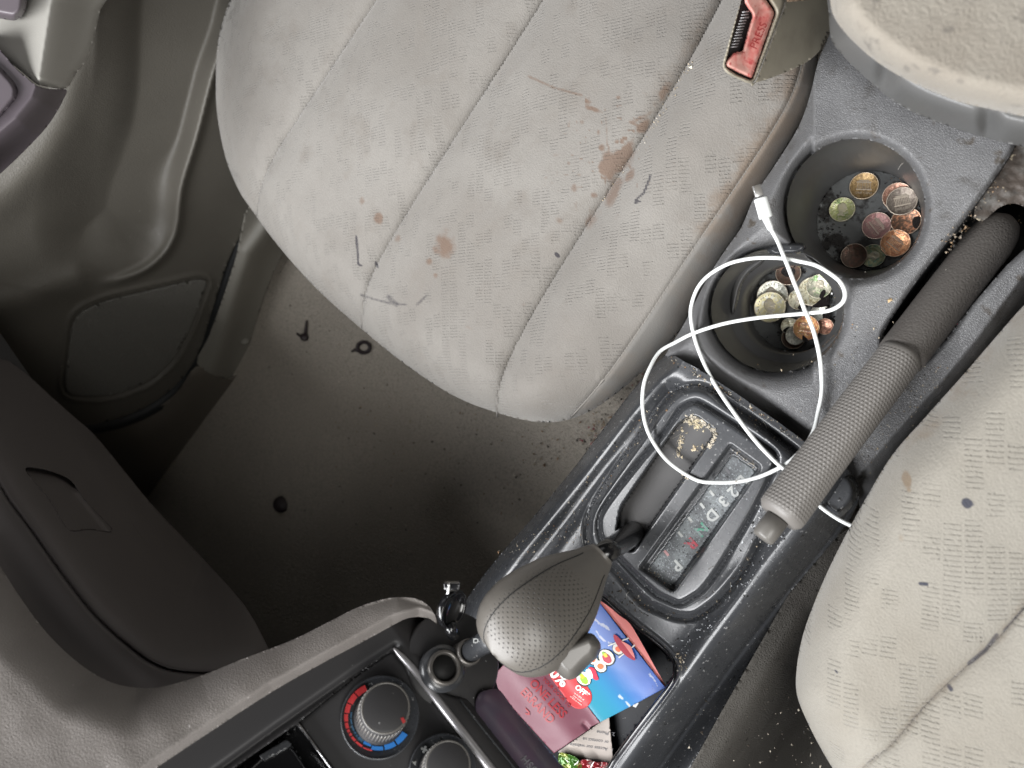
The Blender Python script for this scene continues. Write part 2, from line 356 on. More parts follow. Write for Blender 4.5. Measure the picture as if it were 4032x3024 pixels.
m_red = M_('faded_red_plastic', (.60, .17, .15), .5, var=[(110, .35, .60, (.68, .36, .31)), (260, .55, .7, (.48, .08, .08))], bumps=[('noise', 500, .3, .0004)])
m_redd = M_('dark_red_mark', (.38, .03, .03), .5)
m_ptW = M_('printed_white', (.40, .41, .40), .6, speck=[(600, .6, .68, (.25, .26, .26))]); m_ptG = M_('worn_green_print', (.08, .26, .18), .7, speck=[(500, .45, .55, (.2, .24, .24))])
m_ptR = M_('worn_red_print', (.40, .07, .09), .7, speck=[(500, .55, .62, (.2, .16, .17))]); m_ptP = M_('faded_pink_print', (.42, .24, .24), .7)
m_dR = M_('dial_red', (.62, .045, .05), .5); m_dB = M_('dial_blue', (.02, .17, .52), .5); m_dB2 = M_('dial_dim_blue', (.03, .09, .16), .5)
m_pan = M_('indicator_dusty_face', (.075, .08, .085), .5, var=[(60, .42, .6, (.15, .165, .17))], speck=[(800, .56, .64, (.24, .26, .275)), (700, .60, .66, (.03, .03, .032))], bumps=[('noise', 900, .4, .0003)])
m_slide = M_('ribbed_slide_cover', (.07, .068, .068), .55, bumps=[('ribs', 420, .35, .0003)], speck=[(300, .72, .77, (.12, .12, .12))])
m_crumb = M_('crumbs', (.5, .4, .3), .9, vcol='col')
m_ash = M_('ashtray_satin', (.055, .055, .075), .3, bumps=[('noise', 900, .1, .0002)], var=[(18, .4, .7, (.085, .05, .075))], coat=.2)
m_grey = M_('dim_grey_print', (.13, .13, .14), .6)
m_cupfl = M_('sticky_cup_floor', (.12, .125, .125), .42, var=[(55, .48, .58, (.02, .018, .017)), (20, .5, .7, (.05, .052, .052))], speck=[(160, .62, .68, (.012, .01, .01))], bumps=[('noise', 350, .5, .0008)])
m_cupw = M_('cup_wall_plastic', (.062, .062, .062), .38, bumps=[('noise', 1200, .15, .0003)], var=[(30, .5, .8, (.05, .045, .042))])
m_goo = M_('dark_sticky_goo', (.012, .009, .009), .2, coat=.3, bumps=[('noise', 300, .5, .001)])

# ================================================================ SURFACES (depth functions)
def t_con(x, y): return tZ(x, y, .33)
PN = nrm((.25, .53, .81)); PC = P(1497, 2823, .38)
def t_pan(x, y): return tpl(x, y, PN, float(PC @ PN))
def loftuv(name, rings, mat, parent, mask, us=None, vs=None, cap0=True, cap1=True):
    R = A(rings); m, n, _ = R.shape; R = np.concatenate([R, R[:, :1]], 1); v = R.reshape(-1, 3)
    uu, vv = np.meshgrid(np.linspace(0, 1, n+1) if us is None else us, np.linspace(0, 1, m) if vs is None else vs)
    F_ = []
    for i in range(m-1):
        for j in range(n): F_.append((i*(n+1)+j, i*(n+1)+j+1, (i+1)*(n+1)+j+1, (i+1)*(n+1)+j))
    if cap0: F_.append(tuple(range(n))[::-1])
    if cap1: F_.append(tuple((m-1)*(n+1)+j for j in range(n)))
    mk = mask(uu, vv).ravel(); F_ = outward(v, F_)
    return mesh(name, v, F_, mat, parent, uv=np.stack([uu.ravel(), vv.ravel()], 1), attrs={'dotmask': mk})

# ---------------------------------------------------------------- floor
def t_floor(x, y): return np.minimum(tZ(x, y, 0.0), 3.0)
fo = relief('floor_carpet', [(-300, -300), (4400, -300), (4400, 3400), (-300, 3400)],
            lambda x, y, d: np.clip(tZ(x, y, 0.0)+.006*(fnoise(x, y, 170, 2)-.5), .2, 1.7), m_carpet, step=30)
tag(fo, 'dark worn carpet on the floor of both footwells', kind='structure')

# ---------------------------------------------------------------- passenger door
XD = -.80
door = thing('passenger_door', 'grey passenger door panel with map pocket and speaker beside the pale seat', 'car door', 300, 900, .9)
RIDGE = smooth([(1010, -160), (960, -80), (915, 0), (880, 130), (829, 273), (790, 420), (757, 547), (702, 729), (684, 875), (665, 940), (625, 1000), (547, 1057), (419, 1097), (300, 1098), (215, 1060), (150, 980), (130, 860), (190, 640), (290, 480), (370, 330), (470, -160)], 5)
ARMB = smooth([(430, -100), (400, 60), (345, 230), (297, 350), (253, 481), (158, 633), (38, 760), (-80, 830)], 5, False)
def t_door(x, y, d=None):
    t = tX(x, y, XD)
    s = sdf(x, y, RIDGE)
    t = t+.030*sst(-2/60., 1, s/(60+240*(1-sst(380, 720, x))))-.016*gs(s+14, 17)*sst(330, 640, x)
    t = t-.010*gs(ld(x, y, ARMB), 85)
    t = t-.010*sst(1400, 1000, y)*0
    lo = ld(x, y, [(300, 1100), (100, 1180), (-100, 1230)]); t = t-.008*gs(lo, 60)
    return np.clip(t, .3, 1.6)
DOORO = [(-140, -140), (1080, -140), (1040, 300), (1010, 650), (975, 860), (945, 930), (893, 1039), (830, 1240), (775, 1402), (690, 1520), (560, 1610), (420, 1660), (240, 1690), (-140, 1740)]
GR = rounded([(245, 1560), (262, 1385), (285, 1235), (400, 1180), (780, 1092), (825, 1100), (770, 1260), (705, 1400), (600, 1510), (430, 1570)], [60, 60, 60, 60, 24, 20, 60, 80, 80, 80])
m_door_ = m_door
def t_door2(x, y, d=None):
    t = t_door(x, y); s = sdf(x, y, GR); return t-.004*gs(s+10, 9)+.005*gs(s-3, 6)
relief('door_panel', smooth(DOORO, 3), t_door2, m_door, door, step=9, holes=(), skirt=.03)
relief('speaker_grille', rounded([(252, 1556), (270, 1385), (292, 1240), (402, 1187), (780, 1099), (818, 1104), (764, 1258), (699, 1396), (596, 1503), (430, 1562)], [60, 60, 60, 60, 24, 20, 60, 80, 80, 80]),
       lambda x, y, d: t_door(x, y)-.004-.0*d, m_grille, door, step=9, skirt=.003)
# armrest cap + switch panel
AL = [(225, -80), (200, 0), (150, 320)]
def t_arm(x, y, d):
    s = ld(x, y, AL)*np.where(x > np.interp(y, [-80, 0, 320], [225, 200, 150]), 1, -1)
    return .60+.05*sst(0, 200, s)+.00012*np.maximum(s, 0)+.0002*np.maximum(-s, 0)-.02*(y/350.)+.02*(1-np.minimum(d/30., 1))**2*.4
relief('armrest_cap', smooth([(-90, -90), (425, -90), (395, 40), (350, 215), (300, 290), (262, 347), (200, 344), (150, 333), (128, 318), (60, 262), (-90, 150)], 3), t_arm, m_armd, door, step=7, skirt=.05)
def t_sw(x, y, d):
    e = ld(x, y, [(140, 335), (125, 380), (60, 460), (-10, 520), (-90, 590)])
    t = .598-.02*(y/350.)+.00016*np.maximum(d*0, 0)
    out_ = sst(0, 150, e*np.where(x > np.interp(y, [335, 380, 460, 520, 590], [140, 125, 60, -10, -90]), 1, -1))
    return t+.055*out_-.002*gs(e, 10)
relief('switch_panel', smooth([(-90, 155), (60, 268), (128, 326), (152, 340), (202, 351), (262, 353), (250, 390), (230, 430), (180, 505), (90, 600), (0, 685), (-90, 760)], 3), t_sw, m_switch, door, step=7, skirt=.05)
relief('window_switch', rounded([(-90, 190), (0, 262), (52, 318), (70, 352), (64, 386), (0, 462), (-90, 540)], 16), lambda x, y, d: .593-.02*(y/350.)-.0012*np.minimum(d/12., 1)+.004*(1-np.minimum(d/14., 1)), m_switch, door, step=7, skirt=.006)
relief('handle_recess', smooth([(-80, -80), (100, -80), (108, -10), (98, 45), (75, 72), (40, 80), (-80, 40)], 4), lambda x, y, d: .590+.02*(1-np.minimum(d/30., 1))**2-.004, m_switch, door, step=7, skirt=.01)
seal = smooth([(1030, 780), (985, 860), (945, 950), (908, 1050), (875, 1150), (845, 1250), (812, 1350), (765, 1435), (695, 1525), (600, 1600), (470, 1655), (330, 1680), (210, 1695)], 5, False)
tube('weather_seal', P(seal[:, 0], seal[:, 1], tX(seal[:, 0], seal[:, 1], XD)+.012), .0125, m_rub, door, n=12)

sill = thing('door_sill', 'pale grey sill trim strip running along the floor beside the black door seal', 'sill trim', 950, 1250, 1.02)
SL = [(1130, 780), (1040, 920), (982, 1000), (938, 1130), (895, 1265), (845, 1420), (790, 1560)]
def t_sill(x, y, d=None): return tX(x, y, XD+.03)+.02-.016*gs(ld(x, y, SL), 38)+.012*sst(20, 90, ld(x, y, SL)*np.where(lside(x, y, SL) < 0, 1, -1))
relief('sill_cover', smooth([(1000, 780), (1240, 780), (1180, 880), (1112, 1000), (1050, 1150), (1000, 1300), (950, 1478), (880, 1490), (775, 1432), (820, 1330), (875, 1180), (930, 1010)], 3), t_sill, m_sill, sill, step=8, skirt=.05)
disc(P(963, 1340, float(t_sill(A([963]), A([1340]))[0])), (.3, .2, .93), [(.0085, -.002), (.0085, .001), (.006, .0035), (.001, .0042)], 'clip_cap', m_sill, sill, 20)
relief('carpet_edge', smooth([(1240, 790), (1300, 790), (1180, 1010), (1110, 1160), (1050, 1330), (985, 1500), (945, 1482), (1000, 1300), (1050, 1150), (1112, 1000), (1180, 880)], 2), lambda x, y, d: t_sill(x, y)+.03, m_carpet, sill, step=10, skirt=.02)
kick = relief('kick_panel', smooth([(775, 1440), (880, 1494), (950, 1484), (1010, 1650), (960, 2000), (900, 2400), (500, 2400), (330, 1850), (240, 1690), (480, 1668), (610, 1612), (705, 1535)], 3),
              lambda x, y, d: tX(x, y, XD+.03)+.02+.00018*np.maximum(y-1480, 0)-.012*gs(ld(x, y, [(790, 1480), (760, 1560), (700, 1640), (560, 1720)]), 60), m_kick, step=14, skirt=.03)
tag(kick, 'brownish kick panel low in the dark footwell below the door seal', 'kick panel')

# ---------------------------------------------------------------- passenger seat
SO = smooth([(1300, -800), (990, -160), (935, -60), (905, 0), (875, 90), (856, 180), (850, 310), (855, 450), (888, 620), (939, 747), (993, 829), (1094, 966), (1240, 1130), (1422, 1294), (1604, 1440), (1786, 1558), (1950, 1623), (2096, 1659), (2206, 1659), (2315, 1623), (2425, 1550), (2534, 1458), (2640, 1345), (2700, 1268), (2783, 1105), (2855, 990), (2920, 897), (2975, 775), (3061, 640), (3145, 500), (3205, 373), (3222, 205), (3240, -160), (3400, -800)], 4)
S1 = smooth([(1990, -800), (1580, -160), (1495, 0), (1276, 310), (1130, 529), (1024, 680), (1002, 760), (1010, 850)], 5, False)
S2 = smooth([(2620, -800), (2240, -160), (2151, 0), (1860, 437), (1677, 711), (1513, 984), (1440, 1094), (1413, 1185), (1425, 1290)], 5, False)
S3 = smooth([(3200, -800), (2930, -160), (2853, 0), (2734, 219), (2552, 529), (2370, 784), (2188, 1075), (2023, 1349), (1960, 1476), (1950, 1560), (1958, 1640)], 5, False)
S4 = smooth([(3340, -800), (3190, -160), (3176, 100), (3170, 259), (3150, 330), (3091, 445), (3001, 578), (2880, 759), (2819, 853), (2699, 1016), (2590, 1190), (2480, 1360), (2400, 1470), (2330, 1560), (2250, 1640)], 5, False)
for S_ in (S1, S2, S3, S4):
    for _ in range(60): S_[1:-1] = (S_[:-2]+S_[1:-1]*2+S_[2:])/4
def t_seat(x, y, d):
    t = tZ(x, y, .305-.00002*0)
    q = np.clip(1-d/170., 0, 1); rt_ = np.where(lside(x, y, S4) < 0, 1, 0)*sst(900, 1500, y+x*.0); t = t+(.060-.0*rt_)*(1-np.sqrt(np.maximum(1-q*q, 0)))*np.where((x > 2350) & (y < 1500), .35, 1-.65*sst(2150, 2450, x))
    for S, a in ((S1, .015), (S2, .015), (S3, .017)):
        s = ld(x, y, S); t = t+a*np.exp(-s/60.)+.0008*gs(s, 6)
    s4 = ld(x, y, S4); right = np.where(lside(x, y, S4) < 0, 1, 0)
    t = t-.012*sst(2150, 2650, x+.55*(y-700))*(1-right)*sst(0, 260, s4)
    t = t+right*.00010*np.minimum(s4, 160)+.002*gs(s4, 9)
    t = t+.006*(fnoise(x, y, 420, 4)-.5)
    return t
def blob(x, y, L):
    r = np.zeros_like(x)
    for (cx, cy, rx, ry, rot, a) in L:
        c, s = math.cos(math.radians(rot)), math.sin(math.radians(rot)); u = ((x-cx)*c+(y-cy)*s)/rx; v = (-(x-cx)*s+(y-cy)*c)/ry
        q = np.sqrt(u*u+v*v)+.8*(fnoise(x, y, 30, 9)-.5)+.9*(fnoise(x, y, 70, 19)-.5); r = np.maximum(r, a*np.clip(1.35-q, 0, 1))
    return r
def strokes(x, y, L):
    r = np.zeros_like(x)
    for pts, wd, a in L: r = np.maximum(r, a*np.clip(1.4-ld(x, y, pts)/wd, 0, 1))
    return r
ST1 = [(1752, 960, 42, 52, 0, 1), (1490, 860, 20, 26, 0, .8), (1565, 940, 14, 18, 0, .6), (1690, 1030, 18, 16, 0, .7), (1715, 1085, 12, 12, 0, .6), (1425, 790, 12, 18, 0, .6),
       (2420, 650, 38, 55, 20, 1), (2480, 620, 60, 36, -58, 1), (2560, 500, 34, 22, -55, .85), (2370, 430, 40, 14, 20, .9), (2335, 395, 36, 12, 30, .8), (2398, 580, 16, 16, 0, .8), (2465, 385, 14, 10, 0, .7), (2540, 470, 55, 14, -28, .7),
       (2200, 870, 22, 16, 0, .6), (2330, 560, 12, 10, 0, .6), (2290, 480, 9, 9, 0, .5), (2350, 640, 10, 12, 0, .6), (2280, 690, 12, 9, 0, .5), (2150, 700, 14, 10, 0, .4), (2510, 690, 16, 30, 30, .8), (2460, 560, 14, 12, 0, .8), (2385, 520, 10, 16, 0, .7), (1980, 520, 12, 10, 0, .35), (2060, 1200, 18, 14, 0, .35), (1845, 1290, 20, 10, 20, .4), (2260, 740, 14, 18, 0, .55), (2370, 770, 16, 14, 0, .6), (2440, 760, 70, 24, -57, .75), (2360, 860, 70, 26, -57, .6), (2190, 610, 22, 16, 0, .45), (2640, 370, 60, 20, -60, .6), (2490, 600, 100, 14, -58, .9)]
def stain_p(x, y): 
    r = blob(x+30*(x > 2300), y, ST1); r = np.maximum(r, strokes(x, y, [([(2080, 300), (2180, 345), (2290, 375)], 7, .55), ([(2385, 460), (2390, 560), (2400, 600)], 5, .5), ([(2480, 480), (2520, 500), (2560, 490)], 8, .6)]))
    sp = (vnoise(x, y, 16, 21) > .86)*(gs(np.hypot(x-2400, y-600), 260))*.8; return np.maximum(r, sp)
def ink_p(x, y): return np.maximum(strokes(x, y, [([(1404, 930), (1410, 1040), (1424, 1046)], 4.5, .9), ([(1480, 1035), (1486, 1050)], 6, .9), ([(1420, 1160), (1480, 1180), (1540, 1195), (1600, 1200)], 7, .5), ([(1530, 1170), (1560, 1198)], 14, .5), ([(1640, 1200), (1680, 1165)], 8, .5), ([(2562, 690), (2545, 735), (2535, 760), (2500, 790)], 5, .8), ([(2500, 800), (2520, 792)], 5, .8), ([(2190, 1000), (2198, 1008)], 8, 1)]), blob(x, y, [(920, 690, 30, 55, -30, .35)]))
def grime_p(x, y):
    s4 = ld(x, y, S4); return np.clip(.95*np.exp(-s4/110.)*sst(1400, 700, y)*(.4+.9*fnoise(x, y, 60, 8))+.45*sst(2300, 2500, x)*sst(700, 200, y)*fnoise(x, y, 200, 3)+.28*gs(ld(x, y, S3)-20, 60)*sst(900, 500, y)*lside(x, y, S3).clip(0, 1)
                              +.8*(x > 2700)*gs(ld(x, y, [(3180, 420), (3020, 640), (2880, 860), (2790, 1010)]), 50)*fnoise(x, y, 70, 12), 0, 1)
seat = thing('passenger_seat', 'large pale grey velour passenger seat cushion with long seams and brown stains', 'car seat', 1900, 700, .6)
def seat_split(x, y):
    a = lside(x, y, S1) < 0; b = lside(x, y, S2) < 0; c = lside(x, y, S3) < 0; e = lside(x, y, S4) < 0
    return a.astype(int)+b+c+e
sp_ = relief({0: ('cushion_panel', m_fab), 1: ('cushion_panel', m_fab), 2: ('cushion_panel', m_fab), 3: ('cushion_bolster', m_fab), 4: ('cushion_side', m_side)}, SO, t_seat, None, seat, step=7,
             down=.17, attrs={'stain': stain_p, 'ink': ink_p, 'grime': grime_p}, split=seat_split)
for S in (S1, S2, S3, S4):
    q = S[(S[:, 0] > 845)]; dq = np.maximum(sdf(q[:, 0], q[:, 1], SO), 0)
    tube('seam', P(q[:, 0], q[:, 1], t_seat(q[:, 0], q[:, 1], dq)+.0006), .0009, m_seam, seat, n=6)
# ---------------------------------------------------------------- driver seat
DO = smooth([(4900, 420), (4180, 1060), (4032, 1203), (3919, 1330), (3809, 1458), (3646, 1640), (3518, 1786), (3427, 1932), (3336, 2096), (3263, 2242), (3208, 2370), (3163, 2497), (3138, 2625), (3138, 2734), (3180, 2844), (3236, 2953), (3300, 3060), (3380, 3190), (3700, 3600), (4300, 3750), (4900, 3600), (5000, 2000)], 4)
DS = smooth([(4800, 1450), (4120, 2280), (4032, 2391), (3950, 2490), (3832, 2599), (3720, 2700), (3645, 2776), (3520, 2922), (3416, 3005), (3330, 3080)], 4, False)
def t_dseat(x, y, d):
    t = tZ(x, y, .405); q = np.clip(1-d/230., 0, 1); t = t+.045*(1-np.sqrt(np.maximum(1-q*q, 0)))
    s = ld(x, y, DS); return t+.006*np.exp(-s/80.)+.001*gs(s, 8)+.004*(fnoise(x, y, 500, 14)-.5)
def stain_d(x, y): return blob(x, y, [(3570, 1885, 16, 34, -12, .9), (3580, 1930, 12, 14, 0, .7), (3700, 1300, 14, 20, 0, .5), (3840, 1560, 60, 40, 0, .35), (3545, 2120, 18, 24, 0, .45)])
def ink_d(x, y): return np.maximum(strokes(x, y, [([(3622, 2298), (3650, 2300)], 7, 1.0), ([(4040, 2390), (3990, 2440), (3950, 2485)], 5, .95), ([(3925, 2500), (3880, 2560), (3830, 2600), (3815, 2612)], 9, 1), ([(3735, 2700), (3745, 2715)], 9, .95), ([(3640, 2780), (3510, 2925)], 4, .6), ([(3415, 3005), (3460, 2965)], 4, .7), ([(3290, 2640), (3298, 2650)], 5, .8)]),
                              blob(x, y, [(3810, 1980, 26, 20, 20, 1)]))
def grime_d(x, y): return np.clip(.9*gs(ld(x, y, [(4100, 1130), (3900, 1360), (3700, 1590), (3560, 1760)]), 75)*fnoise(x, y, 90, 5)+.35*gs(ld(x, y, DS), 30)+.3*fnoise(x, y, 260, 17)**2, 0, 1)
dseat = thing('driver_seat', 'beige grey driver seat cushion in the near corner with a dark ink seam', 'car seat', 3700, 2300, .35)
relief({0: ('cushion_panel', m_fabd), 1: ('cushion_panel', m_fabd)}, DO, t_dseat, None, dseat, step=7, skirt=.08, attrs={'stain': stain_d, 'ink': ink_d, 'grime': grime_d}, split=lambda x, y: (lside(x, y, DS) > 0).astype(int))
tube('seam', P(DS[:, 0], DS[:, 1], t_dseat(DS[:, 0], DS[:, 1], np.maximum(sdf(DS[:, 0], DS[:, 1], DO), 0))+.0004), .0006, m_seam, dseat, n=6)

# ---------------------------------------------------------------- centre console
con = thing('centre_console', 'dark plastic centre console with cup holders, shift gate and front tray between the seats', 'console', 2900, 1700, .45)
C1 = ell(3370, 822, 272, 275, 72); C2 = ell(3062, 1221, 262, 244, 72)
SLOT = smooth([(4010, 560), (3985, 600), (3900, 725), (3800, 862), (3700, 990), (3600, 1120), (3520, 1240), (3482, 1310), (3478, 1360), (3500, 1420), (3560, 1450), (3640, 1420), (3720, 1340), (3830, 1200), (3960, 1050), (4130, 860), (4140, 560)], 4)
RO = smooth([(2618, 1400), (2660, 1330), (2700, 1263), (2783, 1100), (2855, 986), (2920, 893), (2975, 765), (3061, 636), (3145, 498), (3190, 373), (3222, 240), (3268, 130), (3330, -60)], 3, False)
RO = np.concatenate([RO, [(3450, -400), (4700, -400), (4700, 500), (4180, 1100), (3900, 1500), (3660, 1800), (3480, 2030), (3395, 2080), (3380, 1960), (3362, 1872), (3330, 1840)], A([(3250, 1796), (3150, 1728), (3050, 1655), (2900, 1553), (2740, 1450), (2690, 1420)])])
FL = [(4900, 180), (4150, 930), (4032, 1080), (3850, 1330), (3700, 1510), (3520, 1710), (3420, 1830)]
def lip(x, y, poly, r, a):
    s = -sdf(x, y, poly); return a*(1-np.clip(s/r, 0, 1))**2*(s > -5)
def t_rear(x, y, d):
    t = t_con(x, y)
    t = t+lip(x, y, C1, 38, .007)+lip(x, y, C2, 38, .007)+lip(x, y, SLOT, 22, .004)
    t = t+.010*gs(np.hypot((x-3245)/95., (y-1060)/60.), 1)
    fl = ld(x, y, FL)*np.where(lside(x, y, FL) < 0, 1, -1); t = t+.0011*np.clip(fl, 0, 60)*.2+.10*sst(20, 330, fl)
    t = t+.012*(1-np.clip((d)/90., 0, 1))**2*(x < 3200)
    t = t+.003*(fnoise(x, y, 300, 31)-.5)
    return t
relief('console_rear_cover', RO, t_rear, m_leather, con, step=7, holes=(C1, C2, SLOT), skirt=.03)
def ringpx(e, t): return P(e[:, 0], e[:, 1], t)
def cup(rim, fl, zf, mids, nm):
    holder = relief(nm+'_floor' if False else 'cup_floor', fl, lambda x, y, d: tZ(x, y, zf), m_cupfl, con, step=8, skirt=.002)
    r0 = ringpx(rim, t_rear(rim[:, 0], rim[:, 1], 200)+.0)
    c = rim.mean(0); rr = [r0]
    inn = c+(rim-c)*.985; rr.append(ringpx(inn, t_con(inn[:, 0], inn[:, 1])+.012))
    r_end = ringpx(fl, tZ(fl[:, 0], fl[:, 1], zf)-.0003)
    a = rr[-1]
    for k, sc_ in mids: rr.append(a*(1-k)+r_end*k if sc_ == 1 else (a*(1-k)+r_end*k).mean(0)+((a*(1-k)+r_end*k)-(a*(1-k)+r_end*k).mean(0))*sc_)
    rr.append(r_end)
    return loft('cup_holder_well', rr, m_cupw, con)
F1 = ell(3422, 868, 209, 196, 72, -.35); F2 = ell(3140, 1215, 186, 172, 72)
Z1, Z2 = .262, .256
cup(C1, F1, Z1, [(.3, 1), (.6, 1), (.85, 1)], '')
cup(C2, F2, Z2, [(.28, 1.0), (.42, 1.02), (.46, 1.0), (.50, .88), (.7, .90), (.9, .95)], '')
# rubber insert crescent in the near cup
cr = smooth([(3015, 1012), (2960, 1020), (2905, 1065), (2880, 1130), (2875, 1215), (2888, 1240), (2905, 1190), (2920, 1130), (2950, 1080), (3000, 1040)], 4)
relief('cup_insert', cr, lambda x, y, d: tZ(x, y, .295)+.006*(1-np.clip(d/14., 0, 1))**2+.0*y, m_cupw, con, step=5, skirt=.015)
cr2 = smooth([(3300, 1300), (3250, 1350), (3200, 1400), (3170, 1440), (3195, 1445), (3250, 1410), (3300, 1350), (3318, 1290)], 4)
relief('cup_insert', cr2, lambda x, y, d: tZ(x, y, .30)+.005*(1-np.clip(d/12., 0, 1))**2, m_cupw, con, step=5, skirt=.03)
relief('cup_tab', smooth([(3020, 985), (3060, 960), (3140, 955), (3172, 965), (3168, 985), (3140, 1000), (3090, 1002), (3050, 1008)], 4), lambda x, y, d: t_con(x, y)+.006+.005*(1-np.clip(d/15., 0, 1))**2, m_blk, con, step=5, skirt=.01)
# brake slot
SB = SLOT.mean(0)+(SLOT-SLOT.mean(0))*.93+A([18, 0])
loft('brake_slot', [ringpx(SLOT, t_rear(SLOT[:, 0], SLOT[:, 1], 200)), ringpx(SB, t_con(SB[:, 0], SB[:, 1])+.045)], m_rub, con)
relief('slot_floor', SB, lambda x, y, d: t_con(x, y)+.0445, m_dark, con, step=20, skirt=.002)

# front section
R1 = smooth([(2310, 2100), (2330, 2001), (2420, 1860), (2539, 1694), (2602, 1603), (2661, 1543), (2702, 1525), (2751, 1520), (2806, 1540), (2855, 1580), (2980, 1665), (3100, 1752), (3140, 1790), (3150, 1850), (3110, 1940), (3003, 2112), (2944, 2222), (2850, 2340), (2783, 2400), (2730, 2430), (2666, 2429), (2600, 2405), (2524, 2364), (2414, 2235), (2330, 2170)], 4)
R2 = smooth([(2350, 2082), (2368, 2001), (2494, 1834), (2560, 1755), (2625, 1675), (2670, 1607), (2711, 1580), (2751, 1577), (2828, 1621), (2964, 1712), (3050, 1775), (3062, 1815), (3045, 1870), (2960, 2040), (2847, 2228), (2780, 2320), (2737, 2355), (2679, 2384), (2630, 2370), (2562, 2332), (2433, 2209), (2375, 2150)], 4)
SLT = rounded([(2662, 1672), (2729, 1625), (2826, 1700), (2557, 2085), (2490, 2185), (2420, 2130), (2440, 2000)], [20, 40, 34, 20, 30, 30, 30])
LTR = rounded([(2873, 1743), (3005, 1838), (2652, 2338), (2511, 2238)], [10, 24, 20, 10])
LTF = rounded([(2885, 1790), (2975, 1853), (2647, 2312), (2551, 2243)], 8)
TR = smooth([(2070, 2350), (2250, 2330), (2363, 2345), (2430, 2400), (2503, 2462), (2580, 2522), (2629, 2566), (2658, 2610), (2661, 2640), (2650, 2680), (2591, 2763), (2503, 2877), (2414, 2997), (2330, 3110), (2000, 3110), (1930, 2700), (1980, 2500)], 5)
RR = [(3330, 1790), (3171, 2034), (2975, 2280), (2783, 2533), (2620, 2760), (2459, 2986), (2380, 3100)]
VL = [(2640, 1545), (2534, 1657), (2376, 1847), (2218, 2055), (2100, 2210), (1980, 2380)]
LEDGE = smooth([(1700, 2560), (1760, 2450), (1830, 2368), (1900, 2270), (1990, 2160), (2100, 2035), (2200, 1915), (2300, 1790), (2400, 1655), (2480, 1550), (2560, 1455), (2618, 1400)], 3, False)
FOUT = np.concatenate([LEDGE, [(2660, 1402), (2690, 1420), (2740, 1446), (2900, 1549), (3050, 1651), (3150, 1724), (3250, 1792), (3320, 1832), (3365, 1872), (3385, 1925), (3378, 1985), (3350, 2040), (3300, 2110), (3106, 2338), (2847, 2791), (2718, 3024), (2660, 3130), (1700, 3130)]])
def t_front0(x, y): return tZ(x, y, .338)
def t_front(x, y, d):
    t = t_front0(x, y)
    s1 = sdf(x, y, R1); s2 = sdf(x, y, R2)
    t = t+.003*gs(s1+6, 9)-.0065*sst(0, 28, s1)+.002*gs(s2-4, 8)-.0035*sst(6, 26, s2)
    t = t+.009*gs(ld(x, y, VL), 42)*sst(-2, -14, s1)
    le = ld(x, y, LEDGE); t = t+.030*(1-np.clip(le/80., 0, 1))**2
    rr = ld(x, y, RR)*np.where(lside(x, y, RR) > 0, 1, -1)
    t = t-.010*gs(rr, 60)*sst(1900, 2150, y+.3*(x-2600))+.05*sst(20, 230, -rr)
    t = t+.003*gs(rr+130, 8)
    t = t+.010*(1-np.clip(-sdf(x, y, TR)/26., 0, 1))**2*.35-.0025*gs(sdf(x, y, TR)+12, 6)
    m = s2 > 8
    t = t+.010*sst(0, 7, sdf(x, y, SLT))*m+.0085*sst(0, 14, sdf(x, y, LTR))*m
    return t
def fsplit(x, y):
    r = np.zeros(x.shape, int); s1 = sdf(x, y, R1); r[s1 > -4] = 1; r[sdf(x, y, R2) > 2] = 2
    r[sdf(x, y, SLT) > 8] = 3; r[sdf(x, y, LTF) > 0] = 4; return r
relief({0: ('console_front_shell', m_blk), 1: ('shift_bezel', m_blk), 2: ('gate_plate', m_blk), 3: ('slide_cover', m_slide), 4: ('indicator_panel', m_pan)}, FOUT, t_front, None, con, step=5, holes=(TR,), skirt=.004, split=fsplit)
# right flank carpeted tunnel side
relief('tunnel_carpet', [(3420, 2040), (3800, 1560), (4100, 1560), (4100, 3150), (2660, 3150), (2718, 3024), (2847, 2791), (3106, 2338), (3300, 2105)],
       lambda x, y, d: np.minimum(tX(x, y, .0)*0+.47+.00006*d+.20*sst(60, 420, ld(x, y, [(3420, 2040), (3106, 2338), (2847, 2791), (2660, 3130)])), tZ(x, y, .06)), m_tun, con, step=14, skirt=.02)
le_ = LEDGE[::2]; tl_ = P(le_[:, 0], le_[:, 1], t_front(le_[:, 0], le_[:, 1], np.zeros(len(le_)))+.003)
mesh('unseen_tunnel_side', np.concatenate([tl_, tl_-UP*.31]), [(i, i+1, len(le_)+i+1, len(le_)+i) for i in range(len(le_)-1)], m_blk, con)  # unseen console flank, hung to block driver-side light from the passenger floor
# tray
TRF = TR.mean(0)+(TR-TR.mean(0))*.93+A([14, 6])
loft('tray_rim', [ringpx(TR, t_front(TR[:, 0], TR[:, 1], 200)), ringpx(TR.mean(0)+(TR-TR.mean(0))*.985, t_front0(*(TR.mean(0)+(TR-TR.mean(0))*.985).T)+.002), ringpx(TRF, t_front0(TRF[:, 0], TRF[:, 1])+.035)], m_tray, con)
relief('tray_floor', TRF, lambda x, y, d: t_front0(x, y)+.0348, m_tray, con, step=14, skirt=.002)
tube('tray_edge_bead', P(TR[:, 0], TR[:, 1], t_front(TR[:, 0], TR[:, 1], 200)-.0004), .0017, m_gloss, con, n=6)
